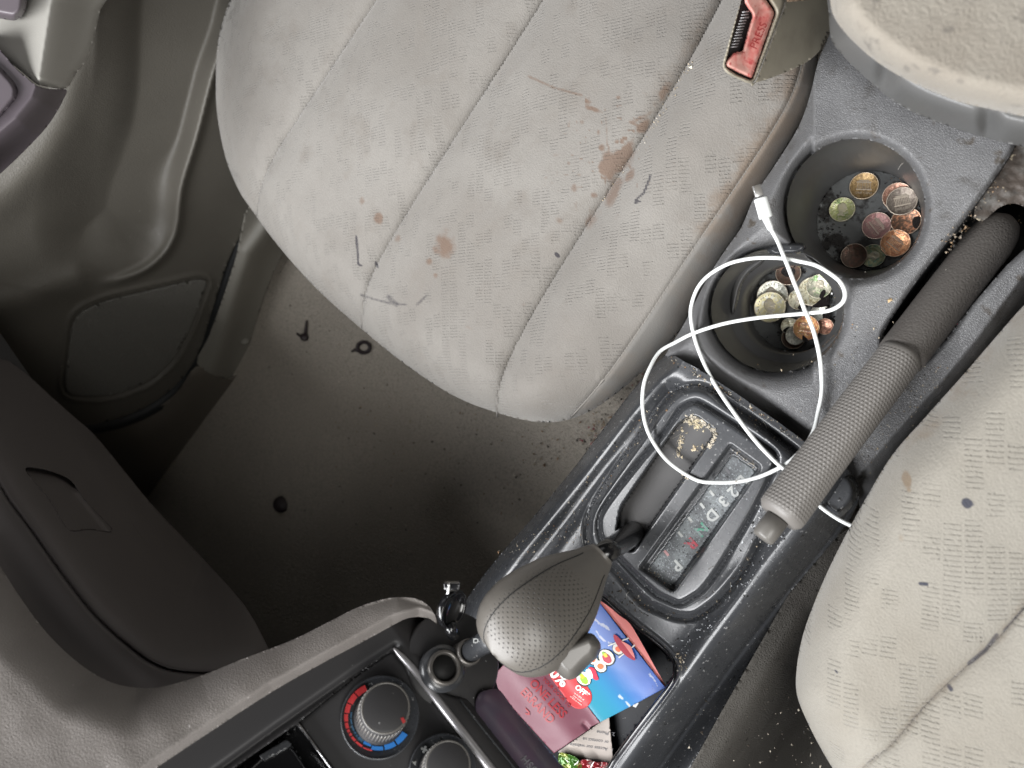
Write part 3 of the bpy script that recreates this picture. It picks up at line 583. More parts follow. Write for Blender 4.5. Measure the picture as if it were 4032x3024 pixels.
# gear letters
def t_let(x, y): return t_front0(x, y)-.010+.0085
tl = (-.72, .69); LQ = [('L', 2922, 1891, m_ptW), ('2', 2885, 1936, m_ptW), ('3', 2847, 1974, m_ptW), ('D', 2802, 2029, m_ptW), ('N', 2762, 2084, m_ptG), ('R', 2721, 2140, m_ptR), ('P', 2664, 2226, m_ptW)]
for ch, x, y, mt in LQ:
    text(ch, x, y, tl, 62, t_let, mt, con, 'gear_letter', bold=.03)
for (x, y), mt in zip([(2866, 1855), (2803, 1942), (2765, 1991), (2718, 2046), (2679, 2104), (2624, 2178)], [m_grey, m_ptW, m_ptW, m_ptW, m_ptW, m_ptP]):
    e = A((.62, .78)); f = A((.78, -.62))
    q = [A((x, y))+e*a*13+f*b*5 for a, b in ((-1, -1), (1, -1), (1, 1), (-1, 1))]
    prism('position_mark', q, t_let, .0001, mt, con)

# ---------------------------------------------------------------- gear selector
shf = thing('gear_selector', 'automatic gear selector with perforated grey leather knob and glossy black shaft', 'gear lever', 2480, 2110, .5)
p0 = P(2515, 2085, t_front0(2515, 2085)+.012); p1 = P(2392, 2170, .432)
ax = nrm(p1-p0)
disc(p0, nrm(ax+2*UP), [(.0115, -.004), (.0115, .002), (.0100, .003), (.0085, .002), (.0085, -.004)], 'shaft_collar', m_blk, shf, 32)
sh = [p0+(p1-p0)*s for s in np.linspace(-.1, 1.0, 13)]+along(p1, P(2320, 2225, .436), 6)[1:]
tube('shaft_sleeve', sh, list(np.linspace(.0080, .0066, 18)), m_shaft, shf, n=20)
kz = A([(-22, 70), (-16, 84), (0, 94), (50, 118), (100, 142), (214, 215), (300, 262), (420, 306), (520, 334), (600, 346), (700, 340), (780, 314), (840, 275), (880, 235), (910, 185), (928, 120), (936, 55), (938, 8)])
s_ = np.interp(np.linspace(0, 1, 60), np.linspace(0, 1, len(kz)), kz[:, 0]); hw = np.interp(s_, kz[:, 0], kz[:, 1])
from_ = A([1700+1080/1.62, 2000+300/1.62]); dr = A([-.72, .69]); dr = dr/np.linalg.norm(dr); pr = A([dr[1], -dr[0]])
rings = []; NU = 72; th = np.linspace(0, 2*np.pi, NU, endpoint=False)
for s, h in zip(s_, hw):
    k = max(s, 0)/938.; tm = .415-.046*math.sin(k*math.pi/2*1.28)                      # depth of the near surface rises towards the head
    q = from_+dr*s/1.62; hpx = h/1.62; hm = hpx*tm/F
    c = P(q[0], q[1], tm+hm*.92)
    a = nrm(P(q[0]+pr[0]*10, q[1]+pr[1]*10, tm)-P(q[0], q[1], tm)); b = nrm(-P(q[0], q[1], 1)); b = nrm(b-a*b.dot(a))
    ct, st = np.cos(th), np.sin(th)
    ex = np.sign(ct)*np.abs(ct)**.95; ey = np.sign(st)*np.abs(st)**.95
    rings.append(c+(hm*ex)[:, None]*a*1.02+(hm*.90*ey)[:, None]*b)
SEAM_L, SEAM_R = .135, .405
def kmask(u, v): return ((u > SEAM_L) & (u < SEAM_R) & (v > .22) & (v < .93)).astype(float)
sq = np.array(s_)/938.
loftuv('knob', rings, m_knob, shf, kmask, us=np.linspace(0, 1, NU+1), vs=sq)
RG = A(rings)
for uu in (SEAM_L-.012, SEAM_R+.014):
    pts = []
    for i in range(12, 57):
        f = (uu+(.03*math.sin(i/57*3.1) if uu < .2 else -.03*math.sin(i/57*3.1)))*NU; j = int(f); fr = f-j
        pts.append(RG[i][j % NU]*(1-fr)+RG[i][(j+1) % NU]*fr)
    tube('knob_seam', pts, .00035, m_rub, shf, n=5, caps=False)
bt = rounded([(2140, 2560), (2330, 2486), (2372, 2540), (2352, 2592), (2318, 2618), (2270, 2672), (2232, 2680), (2195, 2652)], [10, 26, 26, 18, 18, 26, 30, 20])
relief('release_button', bt, lambda x, y, d: .380+.016*(1-np.sqrt(np.maximum(1-np.clip(1-d/42., 0, 1)**2, 0))), m_btn, shf, step=4, skirt=.012)
box('button_stem', P(2225, 2560, .398), [(1, .4, 0), (-.4, 1, 0), (0, 0, 1)], (.010, .007, .007), m_blk, shf)

# ---------------------------------------------------------------- hand brake
hb = thing('hand_brake', 'grey dimpled rubber hand brake lever with push button lying beside the console', 'hand brake', 3300, 1700, .42)
g0 = P(3062, 2040, .395); g1 = P(3556, 1390, .405)
gp = A(along(g0, g1, 40)); gp = gp+np.outer(np.sin(np.linspace(0, np.pi, 40)), A([.0, .0003, .0]))
rad = np.interp(np.linspace(0, 1, 40), [0, .015, .04, .3, .93, .975, 1], [.0100, .0122, .0128, .0123, .0119, .0118, .0108])
p, T, N, B = frames(gp); th = np.linspace(0, 2*np.pi, 48, endpoint=False)
oc = 1+.035*np.cos(4*th+.6)
rg = [p[i]+rad[i]*oc[:, None]*(np.cos(th)[:, None]*N[i]+np.sin(th)[:, None]*B[i]*.98) for i in range(40)]
loftuv('grip', rg, m_grip, hb, lambda u, v: ((v > .03) & (v < .955)).astype(float))
l1 = P(3950, 880, .412)
tube('lever_arm', along(P(3545, 1405, .409), l1, 20)+[l1+(l1-g1)*.045], list(np.full(17, .0130))+[.0124, .0115, .009, .0035], m_lever, hb, n=24)
b0 = P(3060, 2042, .393); bd = nrm(g0-g1)
relief('slot_end_plate', smooth([(4016, 556), (3988, 600), (3905, 722), (3850, 800), (3835, 850), (3870, 870), (3930, 820), (3990, 800), (4050, 820), (4145, 840), (4145, 556)], 3), lambda x, y, d: t_con(x, y)+.010+.004*fnoise(x, y, 60, 3), M_('dusty_slot_plastic', (.15, .145, .135), .6, var=[(60, .4, .6, (.07, .055, .045)), (25, .45, .7, (.25, .24, .22))], speck=[(260, .66, .7, (.4, .34, .25))], bumps=[('noise', 300, .6, .001)]), con, step=8, skirt=.02)
tube('brake_button', [b0, b0+bd*.008, b0+bd*.0125, b0+bd*.0138, b0+bd*.0141], [.0064, .0064, .0062, .0052, .0005], m_btn, hb, n=28)
relief('sleeve_end', smooth([(3380, 1870)]*0+[(3300, 1850), (3350, 1868), (3376, 1915), (3370, 1970), (3330, 2020), (3290, 2040), (3230, 1990), (3240, 1920)], 4), lambda x, y, d: t_front0(x, y)-.004+.012*(1-np.clip(d/30., 0, 1))**2, m_blk, con, step=6, skirt=.02)

# ---------------------------------------------------------------- seat belt buckle
bk = thing('seat_belt_buckle', 'olive grey seat belt buckle with faded red release button at the seat edge', 'buckle', 3000, 150, .40)
BT = .385
def t_bk(x, y): return BT+.00006*(x-2950)+.00003*(y-160)
fr_o = rounded([(2842, 262), (2935, -60), (3000, -80), (3098, -20), (3080, 46), (2974, 318), (2958, 330), (2938, 326), (2862, 290)], [22, 20, 20, 40, 24, 24, 14, 14, 22])
RB = rounded([(2935, -40), (2932, 12), (2965, 60), (2953, 96), (2923, 205), (2893, 205), (2860, 241), (2858, 262), (2959, 311), (3049, 54), (3046, 40), (2985, -40)], [8, 14, 14, 10, 10, 10, 10, 12, 12, 14, 14, 10])
SLB = rounded([(2862, 238), (2935, -40), (2945, 20), (2962, 60), (2950, 98), (2922, 200), (2893, 203)], 5)
OPN = rounded([(2853, 262), (2930, -45), (2995, -50), (3056, 48), (2961, 318), (2900, 295)], [10, 8, 10, 18, 14, 20])
relief('buckle_frame', fr_o, lambda x, y, d: t_bk(x, y)+.004*(1-np.clip(d/12., 0, 1))**2, m_olive, bk, step=5, holes=(OPN,), skirt=.06)
relief('buckle_slot', OPN, lambda x, y, d: t_bk(x, y)+.009, m_dark, bk, step=12, skirt=.002)
relief('release_button', RB, lambda x, y, d: t_bk(x, y)+.001+.003*(1-np.clip(d/10., 0, 1))**2+.0015*gs(ld(x, y, [(3000, 40), (2930, 250)]), 26), m_red, bk, step=5, skirt=.006)
text('PRESS', 2988, 140, (.40, -.92), 44, lambda x, y: t_bk(x, y)+.0008, m_redd, bk, 'embossed_word', eps=.0004)
for i in range(13):
    y = 48+i*11.5; x0 = 2928-(y-48)*.33
    tube('latch_rib', P(A([x0-6, x0+22+(6 if i in (2, 9) else 0)]), A([y, y-3.]), t_bk(x0, y)+.004), .00028, m_strip, bk, n=6)
side_o = smooth([(2958, 328), (2976, 322), (3062, 100), (3094, 10), (3080, -80), (3290, -80), (3280, 60), (3262, 130), (3240, 175), (3217, 212), (3160, 254), (3080, 290), (3010, 316)], 3)
relief('buckle_body', side_o, lambda x, y, d: BT+.010+.00018*np.maximum(x-2960-(330-y)*.38, 0), m_olive, bk, step=8, skirt=.04)
relief('buckle_strap', [(3080, -90), (3100, 8), (3270, -10), (3300, -90)], lambda x, y, d: BT-.01+d*0, M_('brown_webbing', (.14, .095, .06), .9, bumps=[('ribs', 200, .5, .001)]), bk, step=10, skirt=.01)

# ---------------------------------------------------------------- centre armrest
AO = smooth([(3266, -140), (3268, -40), (3270, 10), (3280, 56), (3308, 104), (3362, 165), (3453, 243), (3573, 315), (3754, 393), (3900, 430), (4032, 458), (4180, 480), (4800, 480), (4900, 100), (4800, -700), (3400, -700)], 3)
AB = smooth([(3262, -140), (3264, 60), (3272, 150), (3306, 205), (3374, 275), (3460, 350), (3500, 385), (3600, 445), (3750, 502), (3900, 548), (4032, 578), (4180, 600), (4820, 600), (4950, 100), (4820, -720), (3390, -720)], 3)
ar = relief('armrest', AB, lambda x, y, d: tZ(x, y, .405)+.03*(1-np.clip(d/110., 0, 1))**2+.012*gs(np.hypot((x-3485)/36., (y-300)/60.), 1)+.012*gs(np.hypot((x-3890)/36., (y-500)/60.), 1),
       M_('armrest_base_plastic', (.11, .11, .108), .4, bumps=[('noise', 900, .3, .0004)]), con, step=9, skirt=.03)
relief('armrest_pad', AO, lambda x, y, d: .285+.026*(1-np.sqrt(np.maximum(1-np.clip(1-d/120., 0, 1)**2, 0)))-.00002*(x-3500), m_arm, ar, step=9, skirt=.05)
# ---------------------------------------------------------------- dashboard
dash = thing('dashboard', 'charcoal dashboard with grained grey pad, glove box and climate panel in the near left corner', 'dashboard', 900, 2500, .5)
def wbox(name, lo, hi, mat, parent):
    lo, hi = A(lo), A(hi); v = A([[(lo, hi)[a][0], (lo, hi)[b][1], (lo, hi)[c][2]] for a in (0, 1) for b in (0, 1) for c in (0, 1)])
    return mesh(name, v, [(0, 1, 3, 2), (4, 6, 7, 5), (0, 4, 5, 1), (2, 3, 7, 6), (0, 2, 6, 4), (1, 5, 7, 3)], mat, parent, smooth_=False, cam_space=False)
wbox('unseen_dash_carcass', (-.84, -1.25, .415), (.75, -.47, .585), m_dash, dash)  # unseen dash body, underside lowered to keep window light off the footwell
wbox('bulkhead', (-.84, -1.27, -.02), (.75, -1.22, .41), m_kick, dash)
wbox('unseen_stack_core', (-.17, -1.2, -.01), (.02, -.42, .408), m_dash, dash)  # unseen block added to stop driver-window light reaching the footwell
PADO = np.concatenate([smooth([(-90, 2080), (0, 2227), (63, 2328), (158, 2461), (253, 2563), (348, 2639), (443, 2689), (538, 2708), (633, 2705), (791, 2661), (949, 2597), (1139, 2525), (1300, 2446), (1395, 2397), (1490, 2364), (1566, 2351), (1642, 2358), (1690, 2388), (1716, 2430), (1720, 2456)], 3, False),
    smooth([(1692, 2436), (1648, 2429), (1600, 2436), (1553, 2459), (1427, 2528), (1300, 2595), (1076, 2721), (823, 2885), (633, 3012), (500, 3110)], 3, False), [(-90, 3110)]])
def t_pad(x, y, d):
    t = t_pan(x, y)-.012
    far = np.clip((x+0-(-90))/900., 0, 1)
    t = np.minimum(t, .46)+.03*(1-sst(0, 900, x))*0
    up = ld(x, y, [(-90, 2080), (0, 2227), (158, 2461), (348, 2639), (538, 2708), (791, 2661), (1139, 2525), (1395, 2397), (1566, 2351), (1700, 2395)])
    wd = 60+170*sst(1500, 300, x)
    q = np.clip(1-up/wd, 0, 1); t = t+.020*(wd/230.)**1.6*q**2.2
    return t+.010*sst(40, 0, ld(x, y, [(1720, 2456), (1648, 2429), (1553, 2459), (1427, 2528), (1076, 2721), (633, 3012), (500, 3110)]))+.003*(fnoise(x, y, 400, 40)-.5)
relief('dash_pad', PADO, t_pad, m_pad, dash, step=6, skirt=.03)
LIPO = np.concatenate([smooth([(-90, 1770), (0, 1905), (38, 1974), (127, 2094), (253, 2271), (380, 2430), (506, 2544), (601, 2613), (696, 2639), (790, 2648), (860, 2628)], 3, False), smooth([(900, 2625), (760, 2690), (600, 2730), (400, 2700), (200, 2540), (40, 2320), (-90, 2130)], 3, False)])
LL = [(-90, 1770), (38, 1974), (253, 2271), (506, 2544), (601, 2613), (700, 2640)]
def t_glov(x, y, d=None):
    t = tY(x, y, -.40)
    t = t+.055*sst(20, 420, ld(x, y, LL)*np.where(lside(x, y, LL) < 0, 1, -1)) +.25*sst(350, 900, ld(x, y, LL)*np.where(lside(x, y, LL) < 0, 1, -1))
    return np.clip(t, .3, .9)
sgn = 1 if lside(A([700.]), A([2300.]), LL)[0] < 0 else -1
LLs = smooth([(-90, 1770), (0, 1910), (38, 1974), (127, 2094), (253, 2271), (380, 2430), (506, 2544), (601, 2613), (700, 2645), (850, 2650), (1000, 2620)], 3, False)
def t_glove(x, y, d=None):
    s = ld(x, y, LLs)*np.where(lside(x, y, LLs) < 0, 1, -1)*sgn
    t = np.clip(tY(x, y, -.385), .3, .62)
    t = t+.003*gs(s, 7)+.005*sst(0, 160, -s)+.15*sst(30, 480, s)+.25*sst(330, 900, s)
    return t
LAT = smooth([(98, 1848), (160, 1846), (235, 1868), (285, 1898), (322, 1955), (380, 2020), (444, 2092), (350, 2086), (275, 2090), (225, 2020), (180, 1950)], 4)
GO = np.concatenate([smooth([(1060, 2560), (960, 2380), (760, 2160), (600, 1990), (470, 1830), (370, 1710), (290, 1640), (200, 1560), (100, 1470), (-90, 1330)], 3, False),
     smooth([(-90, 2130), (40, 2320), (200, 2540), (400, 2700), (600, 2730), (760, 2690), (900, 2625), (1000, 2592)], 3, False)])
relief({0: ('dash_lower_trim', m_lip), 1: ('glove_box_lid', m_glove)}, GO, t_glove, None, dash, step=6, holes=(LAT,), skirt=.03,
       split=lambda x, y: (ld(x, y, LLs)*np.where(lside(x, y, LLs) < 0, 1, -1)*sgn > 0).astype(int))
relief('glove_box_latch', LAT.mean(0)+(LAT-LAT.mean(0))*.985, lambda x, y, d: t_glove(x, y)+.003+.012*sst(40, 0, ld(x, y, [(100, 1848), (230, 1866), (300, 1905)]))-.008*gs(ld(x, y, [(305, 1930), (440, 2095)]), 16), m_glove, dash, step=6, skirt=.01)
STO = np.concatenate([[(500, 3130), (633, 3006), (823, 2880), (1076, 2716), (1300, 2590), (1427, 2522), (1553, 2453), (1600, 2430), (1648, 2423)],
     smooth([(1692, 2430), (1722, 2456), (1745, 2500), (1790, 2530), (1900, 2560), (1945, 2620), (1955, 2690), (1975, 2740), (2030, 2830), (2110, 2930), (2230, 3080)], 3, False), [(2260, 3130)]])
CP = rounded([(1545, 2562), (1400, 2662), (1171, 2847), (1330, 3060), (1420, 3130), (2010, 3130), (1960, 3060)], [16, 5, 14, 5, 5, 5, 5])
RAD = rounded([(1168, 2850), (1090, 2905), (800, 3110), (1360, 3130), (1315, 3040)], [16, 6, 6, 6, 6])
SOC = ell(1800, 2610, 150, 128, 48, .7)
GRV = [(1560, 2548), (1400, 2652), (1100, 2862), (840, 3050)]
def t_st(x, y, d=None):
    t = t_pan(x, y)-.001
    t = t+.003*gs(ld(x, y, GRV), 14)+.022*sst(40, 0, ld(x, y, [(500, 3130), (823, 2880), (1300, 2590), (1600, 2430)]))*0
    t = t+.028*sst(1640, 1900, x-(y-2600)*.78)*1
    t = t+.016*sst(-6, 26, sdf(x, y, SOC))
    return t
relief('stack_surround', STO, t_st, m_dash, dash, step=6, holes=(CP, RAD), skirt=.03)
relief('climate_panel', CP, lambda x, y, d: t_pan(x, y)+.0015+.001*(1-np.clip(d/10., 0, 1))**2, m_dash, dash, step=8, holes=(), skirt=.01)
# radio slot
loft('radio_opening', [ringpx(RAD, t_pan(RAD[:, 0], RAD[:, 1])-.001), ringpx(RAD.mean(0)+(RAD-RAD.mean(0))*.9, t_pan(RAD[:, 0], RAD[:, 1])+.02)], m_gloss, dash)
relief('radio_recess', RAD, lambda x, y, d: t_pan(x, y)+.0195, m_gloss, dash, step=20, skirt=.002)
relief('radio_button', rounded([(1035, 2960), (1128, 2925), (1160, 2945), (1240, 3060), (1200, 3130), (900, 3130), (960, 3030)], 14), lambda x, y, d: t_pan(x, y)+.008+.002*(1-np.clip(d/20., 0, 1))**2, m_gloss, dash, step=8, skirt=.008)
relief('radio_bracket', [(1020, 2975), (1128, 2912), (1150, 2930), (1134, 2946), (1040, 2996)], lambda x, y, d: t_pan(x, y)+.005, m_blk, dash, step=8, skirt=.004)
tube('radio_edge', P(A([1176, 1240, 1310, 1380]), A([2850, 2938, 3034, 3130]), t_pan(A([1176, 1240, 1310, 1380]), A([2850, 2938, 3034, 3130]))-.0006), .0005, m_steel, dash, n=6)
# metal strip and trims
ms = smooth([(1550, 2552), (1600, 2604), (1640, 2650), (1750, 2792), (1850, 2920), (1950, 3050), (2010, 3130)], 5, False)
wS = np.interp(np.linspace(0, 1, len(ms)), [0, .12, .5, 1], [.0006, .0018, .0023, .0024])
tube('metal_strip', P(ms[:, 0], ms[:, 1], t_pan(ms[:, 0], ms[:, 1])-.0012), wS, m_strip, dash, n=14)
te = smooth([(1745, 2660), (1800, 2740), (1900, 2868), (2020, 3018), (2100, 3130)], 5, False)
tube('trim_edge', P(te[:, 0], te[:, 1], t_st(te[:, 0], te[:, 1])-.0005), .0007, m_blk, dash, n=8)
# dials
def arc(cx, cy, r0, r1, a0, a1, tf, mt, par, nm='scale_mark'):
    a = np.radians(np.linspace(a0, a1, 9)); o = [(cx+r1*math.cos(k), cy+r1*math.sin(k)) for k in a]+[(cx+r0*math.cos(k), cy+r0*math.sin(k)) for k in a[::-1]]
    return prism(nm, o, tf, .00012, mt, par)
def dial(cx, cy, R, kx, ky, kr, par):
    tb = lambda x, y: t_pan(x, y)+.0008
    c = P(cx, cy, float(tb(cx, cy)))
    m = R*c[2]*-1/F*.97
    disc(c, PN, [(m*1.0, -.001), (m, .0022), (m*.975, .0030), (m*.95, .0020), (m*.93, .0012), (.001, .0012)], 'dial_plate', m_blk, par, 64)
    tf = lambda x, y: tpl(x, y, PN, float((c+PN*.0014) @ PN))
    top = P(kx, ky, .3605 if R > 150 else .352); axk = nrm(top-c)
    k = kr*.36/F; L = np.linalg.norm(top-c)
    d = disc(c, axk, [(k*1.25, .001), (k*1.22, .003), (k*1.12, .004), (k*1.12, L*.86), (k*1.10, L*.93), (k*1.02, L*.99), (k*.96, L), (.0008, L)], 'dial_knob', m_dash, par, 64)
    a1 = nrm(np.cross(axk, np.cross((1, 0, 0), axk))); b1 = np.cross(axk, a1)
    for i in range(44):
        a = i/44*2*math.pi; r = math.cos(a)*a1+math.sin(a)*b1
        tube('knob_rib', [c+r*k*1.125+axk*.005, c+r*k*1.12+axk*L*.85], .00045, m_btn, d, n=5)
    ring = [c+axk*(L*.975)+(math.cos(t_)*a1+math.sin(t_)*b1)*k*1.045 for t_ in np.linspace(0, 2*math.pi, 65)]
    tube('knob_bezel', ring, .0006, m_btn, d, n=6, caps=False)
    return d, tf, top, axk, a1, b1, k
kd, tf1, top1, ax1, a1_, b1_, k1 = dial(1497, 2823, 158, 1519, 2786, 88, dash)
cx, cy = 1493, 2823
segs = [(-114, -135), (-137, -155), (-157, -173), (-175, -188), (-190, -200), (-202, -207), (-209, -214), (-216, -225), (-227, -240), (-242, -258)]
for i, (a, b_) in enumerate(segs):
    wd = [25, 23, 19, 15, 13, 11, 11, 10, 9, 5][i]; arc(cx, cy, 138-wd, 138, b_, a, tf1, m_dR, dash)
bs = [(32, 56), (59, 80), (83, 104), (106, 122), (124, 136), (138, 142), (144, 149), (151, 163), (165, 176), (178, 190)]
for i, (a, b_) in enumerate(bs):
    wd = [24, 20, 16, 14, 12, 9, 8, 7, 6, 5][i]; r1 = 132 if i < 3 else 126-1.4*i; arc(cx, cy, r1-wd, r1, a, b_, tf1, m_dB if i < 4 else m_dB2, dash)
tf1k = lambda x, y: tpl(x, y, ax1, float(top1 @ ax1))
prism('pointer_mark', [(1577, 2828), (1588, 2824), (1598, 2842), (1587, 2850)], tf1k, .0001, m_redd, kd, eps=.0002)
kd2, tf2, top2, ax2, *_ = dial(1742, 3036, 138, 1765, 3012, 80, dash)
def fan(cx, cy, s, tf, mt, par):
    pts = []
    for k in range(4):
        a = math.radians(20+90*k)
        for q in np.linspace(-.55, .55, 7): pts.append((cx+math.cos(a+q)*s*(.35+.65*math.cos(q*1.9)), cy+math.sin(a+q)*s*(.35+.65*math.cos(q*1.9))))
        pts.append((cx+math.cos(a+.78)*s*.22, cy+math.sin(a+.78)*s*.22))
    prism('fan_symbol', pts, tf, .0001, mt, par)
fan(1671, 2951, 15, tf2, m_ptW, dash)
text('4', 1632, 3003, (-.75, .66), 26, tf2, m_ptW, dash, 'speed_number', bold=.03)
# sockets
def socket(cx, cy, t, r, nm, inner=True):
    c = P(cx, cy, t); n = nrm((.42, .48, .77)); R = r*t/F
    o = disc(c, n, [(R*1.02, -.012), (R*1.02, -.0004), (R*.98, .0006), (R*.84, .0008), (R*.78, .0002), (R*.765, -.002)], nm, m_ring, dash, 48, cap=False)
    disc(c-n*.020, n, [(R*.80, -.002), (R*.80, .0), (R*.765, .001), (R*.765, .018)], 'socket_bore', m_dark, o, 32)
    disc(c-n*.018, n, [(R*.78, -.001), (R*.1, .0)], 'socket_base', m_dark, o, 32)
    return c, n, R
socket(1752, 2628, .392, 66, 'lighter_socket')
disc(P(1752, 2628, .3935), (.42, .48, .77), [(.0122, -.012), (.0122, -.001), (.0092, -.0003)], 'socket_housing', m_blk, dash, 40, cap=False)
c2, n2, r2 = socket(1850, 2566, .400, 50, 'lighter_socket')
hh = disc(P(1790, 2600, .408), nrm((.42, .48, .77)), [(.0285, -.02), (.0280, -.002), (.0265, .0), (.001, -.001)], 'socket_mount', m_dash, dash, 48)
lt = thing('lighter_plug', 'small black lighter plug with white symbol pushed into the far dashboard socket', 'plug', 1860, 2560, .395)
disc(c2-n2*.004, nrm(n2+A([.35, .25, 0])), [(.0058, 0), (.0058, .016), (.0062, .0165), (.0062, .024), (.0054, .0258), (.0008, .0262)], 'plug_body', m_blk, lt, 32)
pc_ = c2-n2*.004+nrm(n2+A([.35, .25, 0]))*.0268
pq = (CX+pc_[0]/-pc_[2]*F, CY-pc_[1]/-pc_[2]*F)
for dx, dy, w_, h_ in ((-8, -4, 14, 3), (-8, 10, 14, 3), (-14, 3, 3, 14), (2, 3, 3, 14)):
    x0, y0 = 1879+dx, 2520+dy; prism('plug_symbol', [(x0-w_/2, y0-h_/2), (x0+w_/2, y0-h_/2), (x0+w_/2, y0+h_/2), (x0-w_/2, y0+h_/2)], lambda x, y: np.full(np.shape(x), -pc_[2])-.0002+0*np.asarray(x), .0001, m_ptW, lt)
# socket lid (open)
lc = P(1776, 2396, .395); ln = nrm((.80, -.12, .58))
lid = disc(lc, ln, [(.0001, -.0015), (.0100, -.0015), (.0106, -.0005), (.0106, .0020), (.0098, .0027), (.0088, .0020), (.0085, .0004), (.0001, .0004)], 'socket_lid', m_gloss, dash, 48)
box('lid_clip', P(1779, 2305, .391), [(1, 0, .1), (0, 1, 0), (0, 0, 1)], (.0042, .0018, .0030), m_gloss, lid)
box('lid_clip_edge', P(1766, 2316, .389), [(.1, 1, 0), (1, -.1, 0), (0, 0, 1)], (.0028, .0006, .0022), m_steel, lid)
tube('lid_hinge', P(A([1770, 1775, 1786]), A([2452, 2478, 2500]), A([.394, .394, .398])), .0034, m_gloss, lid, n=12)
# ashtray lid with PUSH
AT = smooth([(1872, 2790), (1874, 2755), (1890, 2728), (1930, 2714), (1962, 2716), (1985, 2738), (2020, 2790), (2100, 2886), (2200, 3000), (2300, 3130), (2100, 3130), (2010, 3010), (1930, 2900), (1886, 2830)], 4)
AXI = [(1925, 2765), (2050, 2930), (2200, 3130)]
ash = relief('ashtray_lid', AT, lambda x, y, d: t_pan(x, y)+.012-.010*np.sqrt(np.clip(1-(ld(x, y, AXI)/88.)**2, 0, 1)), m_ash, dash, step=5, skirt=.02)
text('PUSH', 2095, 3020, (-.66, -.75), 42, lambda x, y: t_pan(x, y)+.012-.010*np.sqrt(np.clip(1-(ld(x, y, AXI)/88.)**2, 0, 1)), m_grey, ash, 'push_word', spacing=1.1)
if False: pass

# ---------------------------------------------------------------- flyer in the tray
m_blue = M_('print_blue_gradient', (.03, .2, .7), .35, vcol='col', bumps=[('noise', 120, .1, .001)], speck=[(300, .74, .77, (.5, .6, .7))])
m_pink = M_('print_pink', (.15, .047, .068), .45, bumps=[('noise', 120, .1, .001)])
m_salmon = M_('paper_salmon', (.85, .28, .26), .5); m_crim = M_('print_crimson', (.26, .012, .02), .45); m_pill = M_('print_red_pill', (.45, .03, .035), .5)
m_wht = M_('paper_white', (.80, .79, .75), .6); m_rice = M_('print_rice', (.75, .72, .66), .6); m_nori = M_('print_nori', (.02, .03, .025), .6); m_or = M_('print_salmon_fish', (.80, .16, .06), .5); m_gr = M_('print_avocado', (.25, .45, .05), .5); m_yel = M_('print_yellow', (.75, .55, .04), .5); m_tuna = M_('print_tuna', (.45, .03, .06), .5)
fly = thing('flyer', 'creased blue and pink food delivery flyer lying in the front tray', 'flyer', 2300, 2700, .44)
FA, FB, FC, FD = A((2132, 2543)), A((2354, 2364)), A((2620, 2708)), A((2364, 2843))   # blue panel
def t_fly(x, y, d=None):
    e = nrm(FD-FA); s = np.abs((x-FA[0])*e[1]-(y-FA[1])*e[0])
    s = np.sqrt(s*s+900); return t_front0(x, y)+.018-.00006*s-.006*gs(s-140, 110)+.0014*(fnoise(x, y, 150, 50)-.5)
nfd = A([nrm(FD-FA)[1], -nrm(FD-FA)[0]])
def blu(x, y):
    s = np.clip(((x-FA[0])*nfd[0]+(y-FA[1])*nfd[1])/330., 0, 1)[:, None]; s = sst(.05, .75, s)
    c = A([.03, .22, .31])*(1-s)+A([.04, .115, .43])*s
    cr_ = np.zeros(len(x))
    for L_ in ([(2560, 2560), (2585, 2600)], [(2480, 2780), (2440, 2740)], [(2560, 2655), (2590, 2700)], [(2330, 2430), (2400, 2480)], [(2350, 2490), (2375, 2520), (2410, 2535)]):
        cr_ = np.maximum(cr_, (ld(x, y, L_)+14*(fnoise(x, y, 12, 3)-.5) < 3.2)*.6)
    return c*(1-cr_[:, None])+.6*cr_[:, None]
sal = smooth([(2354, 2362), (2380, 2376), (2410, 2398), (2440, 2424), (2480, 2455), (2533, 2543), (2595, 2654), (2622, 2700), (2616, 2706), (2540, 2600), (2440, 2470)], 3)
relief('back_page', sal, lambda x, y, d: t_fly(x, y)+.0022, m_salmon, fly, step=5, skirt=.001)
relief('blue_panel', [FA, FB, (2480, 2528), FC, (2490, 2778), FD], lambda x, y, d: t_fly(x, y), m_blue, fly, step=4, skirt=.0004, attrs={'col': blu})
relief('pink_panel', [(2131, 2545), (1985, 2615), (1931, 2673), (2030, 2800), (2181, 2966), (2320, 2872), (2327, 2860), (2335, 2858), (2363, 2844)], lambda x, y, d: t_fly(x, y)+.0012*gs(ld(x, y, [(2300, 2850), (2335, 2890)]), 9), m_pink, fly, step=5, skirt=.0004)
tx = (.70, .74)
text('YOUR DOOR TO', 2192, 2728, tx, 20, t_fly, m_crim, fly, 'flyer_line', eps=.0005, bold=.01)
text('ONE LESS', 2157, 2752, tx, 48, t_fly, m_crim, fly, 'flyer_headline', eps=.0005, bold=.02, squash=.93)
text('ERRAND', 2116, 2780, tx, 48, t_fly, m_crim, fly, 'flyer_headline', eps=.0005, bold=.02, squash=.93)
e1 = nrm(tx); e2 = A([e1[1], -e1[0]]); lc_ = A((2074, 2803))
lg = [(-18, 8), (8, 8), (18, 0), (8, -9), (-2, -9), (3, -3), (8, -1), (5, 3), (-8, 3)]
prism('flyer_logo', [lc_+e1*a+e2*b for a, b in lg], t_fly, .0001, m_crim, fly, eps=.0006)
